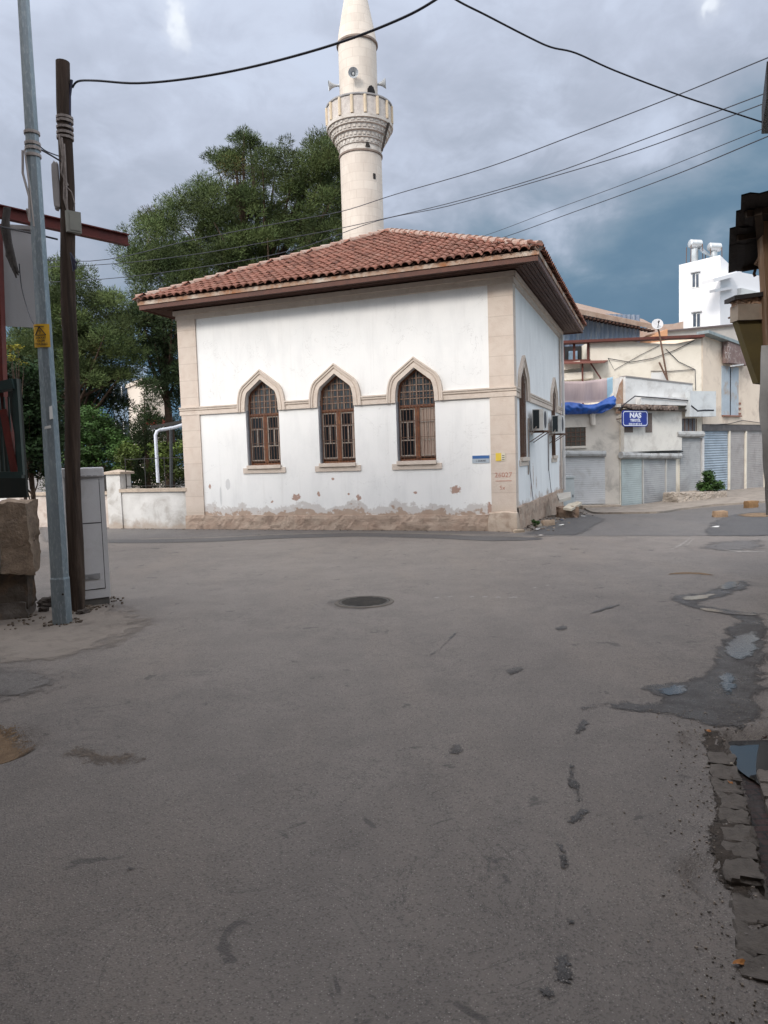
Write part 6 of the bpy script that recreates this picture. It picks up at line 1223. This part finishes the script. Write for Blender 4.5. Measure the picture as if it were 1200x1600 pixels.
for k, (x, y, c, lab) in enumerate(((877, 814, (.05, .08, .16), 'small dark blue scrap near the mosque side plinth'), (879, 822, (.6, .6, .58), 'white paper scrap nearest the tan stone'), (911, 808, (.6, .6, .58), 'white scrap on the road below the cream slab'), (839, 829, (.5, .5, .5), 'pale scrap left of the tan stone by the plinth'), (842, 839, (.52, .48, .44), 'pale flattened scrap at edge of the dark asphalt'), (1118, 825, (.55, .55, .54), 'tiny white scrap on the dark asphalt in front of tan block'))):
    q = ground_pt(x, y); mb = MB(); pts = [(q.x+.09*math.cos(a)*random.uniform(.6, 1.2), q.y+.07*math.sin(a)*random.uniform(.6, 1.2), q.z+.02+random.uniform(0, .03)) for a in (0, 1, 2, 3, 4, 5)]; mb.add([(q.x, q.y, q.z+.045)]+pts, [(0, i+1, (i+1) % 6+1) for i in range(6)]); solo('litter', mb, mat('litter_%d' % k, c, rough=.8), lab, 'litter', 'litter by the mosque side wall')
tree('weed', 'little green weed growing at the foot of mosque side plinth', 'weed', [(828, 822), (830, 812), (838, 811), (842, 818), (838, 823)], 15.9, .05, 5, .07, 60, .05, M_LEAVES, 'leaf', trunk=(835, 824), seed=41, brown=0, limbs=2, r0=.008)
mb = MB()
rr_ = random.Random(5)
for k in range(420):
    a = rr_.uniform(0, LS+1.5); o_ = abs(rr_.gauss(0, .35))+.1; p_ = FS.pt(a, 0, o_); s_ = rr_.uniform(.012, .05); mb.rock((p_.x, p_.y, gz(p_.x, p_.y)+.01), s_, s_, s_*.7, k % 29, n=0, rough=.3, col=rr_.choice([(.5, .45, .4), (1, .9, .8), (1.5, 1.4, 1.3), (.35, .3, .28)]))
for k in range(260):
    a = rr_.uniform(-2.2, LF); o_ = abs(rr_.gauss(0, .10))+.07; p_ = FF.pt(a, 0, o_); s_ = rr_.uniform(.008, .03); mb.rock((p_.x, p_.y, gz(p_.x, p_.y)+.008), s_, s_, s_*.7, k % 29, n=0, rough=.3, col=rr_.choice([(.5, .45, .4), (1, .9, .8), (1.3, 1.2, 1.1)]))
solo('rubble', mb, mat('gravel', (.22, .20, .18), attr='tint'), 'crumbs of plaster and stone along the foot of the mosque walls', 'rubble', kind='stuff')
# ------------------------------------------------------------------ near building on the right edge
KR = .72
def atR(x, y, D): return at(x, y, D*KR)
XR = 5.6; rbld = thing('shop_house', 'old house at right edge with dark sheet metal canopy and stepped edge', 'building', (XR, 5, 0))
M_OLD = mat('old_house_render', (.36, .31, .26), (.28, .24, .20), 1.5, .9, .4, 14, dirt=((.2, .15, .11), .6, 2))
mb = MB(); mb.box(XR, 10, 3.75, 9.9, 0, 4.15); mb.build('wall', M_OLD, rbld)
mb = MB(); mb.box(XR+.3, 9.7, 3.9, 7.6, 4.153, 7.6); mb.build('upper_wall', M_OLD, rbld)  # upper storey out of view, made taller to shade the near road
M_CAN = mat('dark_sheet_metal', (.022, .020, .022), (.035, .03, .028), 5, .6, .3, 30)
def strip_sheet(x0, y0t, y0b, Dn, Df, name='canopy_sheet'):
    """one corrugated sheet of the sloping canopy, its left edge where the photograph shows it"""
    a, b_ = atR(x0, y0t, Dn), atR(x0-1, y0b, Df); mb = MB(); n = 18; vs = []
    for P3 in (a, b_):
        for i in range(n+1): vs.append(P3+Vector((1.9*i/n, .07*i/n, .25*i/n+.014*math.sin(i*2.1))))
    mb.add(vs, [(i, i+1, n+2+i, n+1+i) for i in range(n)]); mb.add([v+Vector((0, 0, .02)) for v in vs], [(n+1+i, n+2+i, i+1, i) for i in range(n)]); k = len(vs)
    mb.add([vs[0], vs[n+1], vs[n+1]+Vector((0, 0, .02)), vs[0]+Vector((0, 0, .02))], [(0, 1, 2, 3)]); mb.build(name, M_CAN, rbld)
strip_sheet(1158, 307, 337, 11.6, 12.1); strip_sheet(1150, 332, 362, 12.0, 12.5); strip_sheet(1140, 359, 390, 12.4, 12.9); strip_sheet(1139, 385, 427, 12.8, 13.5)
mb = MB()
for (x, y, D_) in ((1160, 420, 13.4), (1152, 372, 12.6), (1165, 335, 12.)): a = atR(x, y, D_); mb.bar(a, a+Vector((1.6, .0, .22)), .05, .07)
a, b_ = atR(1185, 330, 11.9), atR(1192, 425, 13.5); mb.bar(a, b_, .08, .1); mb.build('rafters', mat('dark_old_timber', (.06, .042, .03), (.035, .025, .02), 6, .9), rbld)
M_TIM = mat('brown_timber', (.20, .115, .065), (.13, .08, .05), 5, .85, .6, 20, stretch=(5, 5, .4), dirt=((.33, .26, .2), .5, 4))
pq = atR(1200, 560, 12.9); mb = MB(); pa, pc = atR(1222, 870, 12.35), atR(1190, 385, 12.35); mb.hexa([(pa.x+dx_, 8.892+dy_, 0) for dx_, dy_ in ((0, 0), (.13, 0), (.13, .13), (0, .13))]+[(pc.x+dx_, 8.892+dy_, pc.z+.3) for dx_, dy_ in ((0, 0), (.13, 0), (.13, .13), (0, .13))]); mb.build('post', M_TIM, rbld)
mb = MB(); mb.bar(atR(1184, 414, 12.75), atR(1205, 372, 12.75), .07); mb.build('brace', M_TIM, rbld)
# projecting upper bay: slab with triangular bracket below
zb0, zb1 = at(1155, 500, 9.0).z, at(1155, 475, 9.0).z; e0 = at(1153, 490, 9.0)
mb = MB(); mb.box(e0.x, XR+.1, 9.0, 9.2, zb0, zb1); mb.build('bay_slab', mat('grey_brown_slab', (.30, .255, .21), (.22, .18, .145), 4, .9, .5, 18, dirt=((.42, .22, .12), .6, 3.5)), rbld)
mb = MB(); q = at(1187, 598, 9.05); vs = [(e0.x+.02, 9.18, zb0-.004), (XR, 9.18, zb0-.004), (XR, 9.18, q.z-.12), (q.x-.02, 9.18, q.z), (e0.x+.02, 9.05, zb0-.004), (XR, 9.05, zb0-.004), (XR, 9.05, q.z-.12), (q.x-.02, 9.05, q.z)]; mb.hexa(vs); mb.build('bay_underside', mat('mustard_underside', (.115, .09, .035), (.085, .066, .03), 3, .9), rbld)
mb = MB(); c_ = at(1148, 468, 8.95); mb.hexa([(c_.x, 9.22, c_.z), (XR, 9.22, c_.z+.08), (XR, 8.95, c_.z+.12), (c_.x, 8.95, c_.z), (c_.x, 9.22, c_.z+.05), (XR, 9.22, c_.z+.13), (XR, 8.95, c_.z+.17), (c_.x, 8.95, c_.z+.05)]); mb.build('bay_cover', M_CAN, rbld)
mb = MB(); [mb.rock((e0.x+.09+k*.15, 9.1, zb1+.04), .17, .18, .09, k, rough=.35) for k in range(6)]; mb.build('broken_brick_edge', mat('broken_brick', (.34, .19, .12)), rbld)
mb = MB(); mb.tube([atR(1138, 497, 12.9), atR(1156, 493, 12.95)], .012, 5); mb.tube([atR(1180, 421, 13.4), atR(1178, 428, 13.4), atR(1180, 432, 13.4)], .02, 5); mb.build('loose_rods', M_BAR, rbld)
# grey cloth hanging down the post
Ft = Face((atR(1186, 650, 12.15).x, 8.75), (atR(1186, 650, 12.15).x+2.2, 8.86)); mb = MB(); vs = []; n, m_ = 16, 24
for j in range(m_+1):
    for i in range(n+1):
        v_ = j/m_; y = 540+265*v_; xl = 1190-5*math.sin(min(1, v_*2.4)*1.57)+11*max(0, v_-.45)/.55; a, z = Ft.px(xl, y); a += (i/n)*1.3*(1-.35*v_); vs.append(Ft.pt(a, z, .05*math.sin(a*9+v_*2)+.03*mnoise.noise(Vector((a*3, z*3, 0)))))
fs_ = [(j*(n+1)+i, (j+1)*(n+1)+i, (j+1)*(n+1)+i+1, j*(n+1)+i+1) for j in range(m_) for i in range(n)]; mb.add(vs, fs_); mb.add([v-Ft.n*.01 for v in vs], [f_[::-1] for f_ in fs_]); solo('hanging_tarpaulin', mb, mat('grey_tarpaulin', (.48, .48, .475), (.38, .38, .38), 3, .7, .4, 8), 'grey tarpaulin hanging down at the right picture edge', 'tarpaulin', smooth='all')
# dark eave corner high at the right edge
ec = [atR(1194, 195, 12.0), atR(1190, 165, 11.6), atR(1197, 105, 10.6)]; mb = MB(); a, b_ = atR(1190, 168, 12.2), atR(1198, 96, 10.2); mb.hexa([a-Vector((0, 0, .30)), a+Vector((2, 0, -.3)), b_+Vector((2, 0, -.35)), b_-Vector((0, 0, .35)), a, a+Vector((2, 0, .3)), b_+Vector((2, 0, .3)), b_]); mb.build('upper_eave', M_CAN, rbld)
# ------------------------------------------------------------------ unseen houses added around and behind the camera to shade the near road
M_BH = mat('ochre_render_behind', (.34, .29, .23), (.28, .24, .20), 1, .9)
for (x0, x1, y0, y1, h_, lab) in ((-14, -4.8, -14, 6.6, 10.2, 'plain unseen three storey house added beyond the left edge for shade'), (-4.2, 9.5, -22, -1.3, 10.5, 'long unseen three storey building added behind the viewer for shade'), (3.7, 7.2, -1.2, 3.7, 9.6, 'tall narrow unseen house added beyond the lower right edge for shade')):
    F_ = Face((x0, y0), (x1, y0)); hb = thing('house', lab, 'house', ((x0+x1)/2, (y0+y1)/2, 0)); mb = MB(); mb.box(x0, x1, y0, y1, 0, h_); mb.build('wall', M_BH, hb); mb = MB(); mb.box(x0-.4, x1+.4, y0-.4, y1+.4, h_+.003, h_+.18); mb.build('roof_slab', M_TAN, hb)
    for k in range(3):
        yy = y0+(y1-y0)*(k+.5)/3; xx = x0+(x1-x0)*(k+.5)/3
        for zz in (1., 3.9, 6.8):
            mb = MB(); mb.box(x1-.01, x1+.03, yy-.5, yy+.5, zz, zz+1.3); mb.box(x0-.03, x0+.01, yy-.5, yy+.5, zz, zz+1.3); mb.build('window', M_WIN, hb); mb = MB(); mb.box(xx-.6, xx+.6, y1-.01, y1+.03, zz, zz+1.3); mb.build('window', M_WIN, hb)
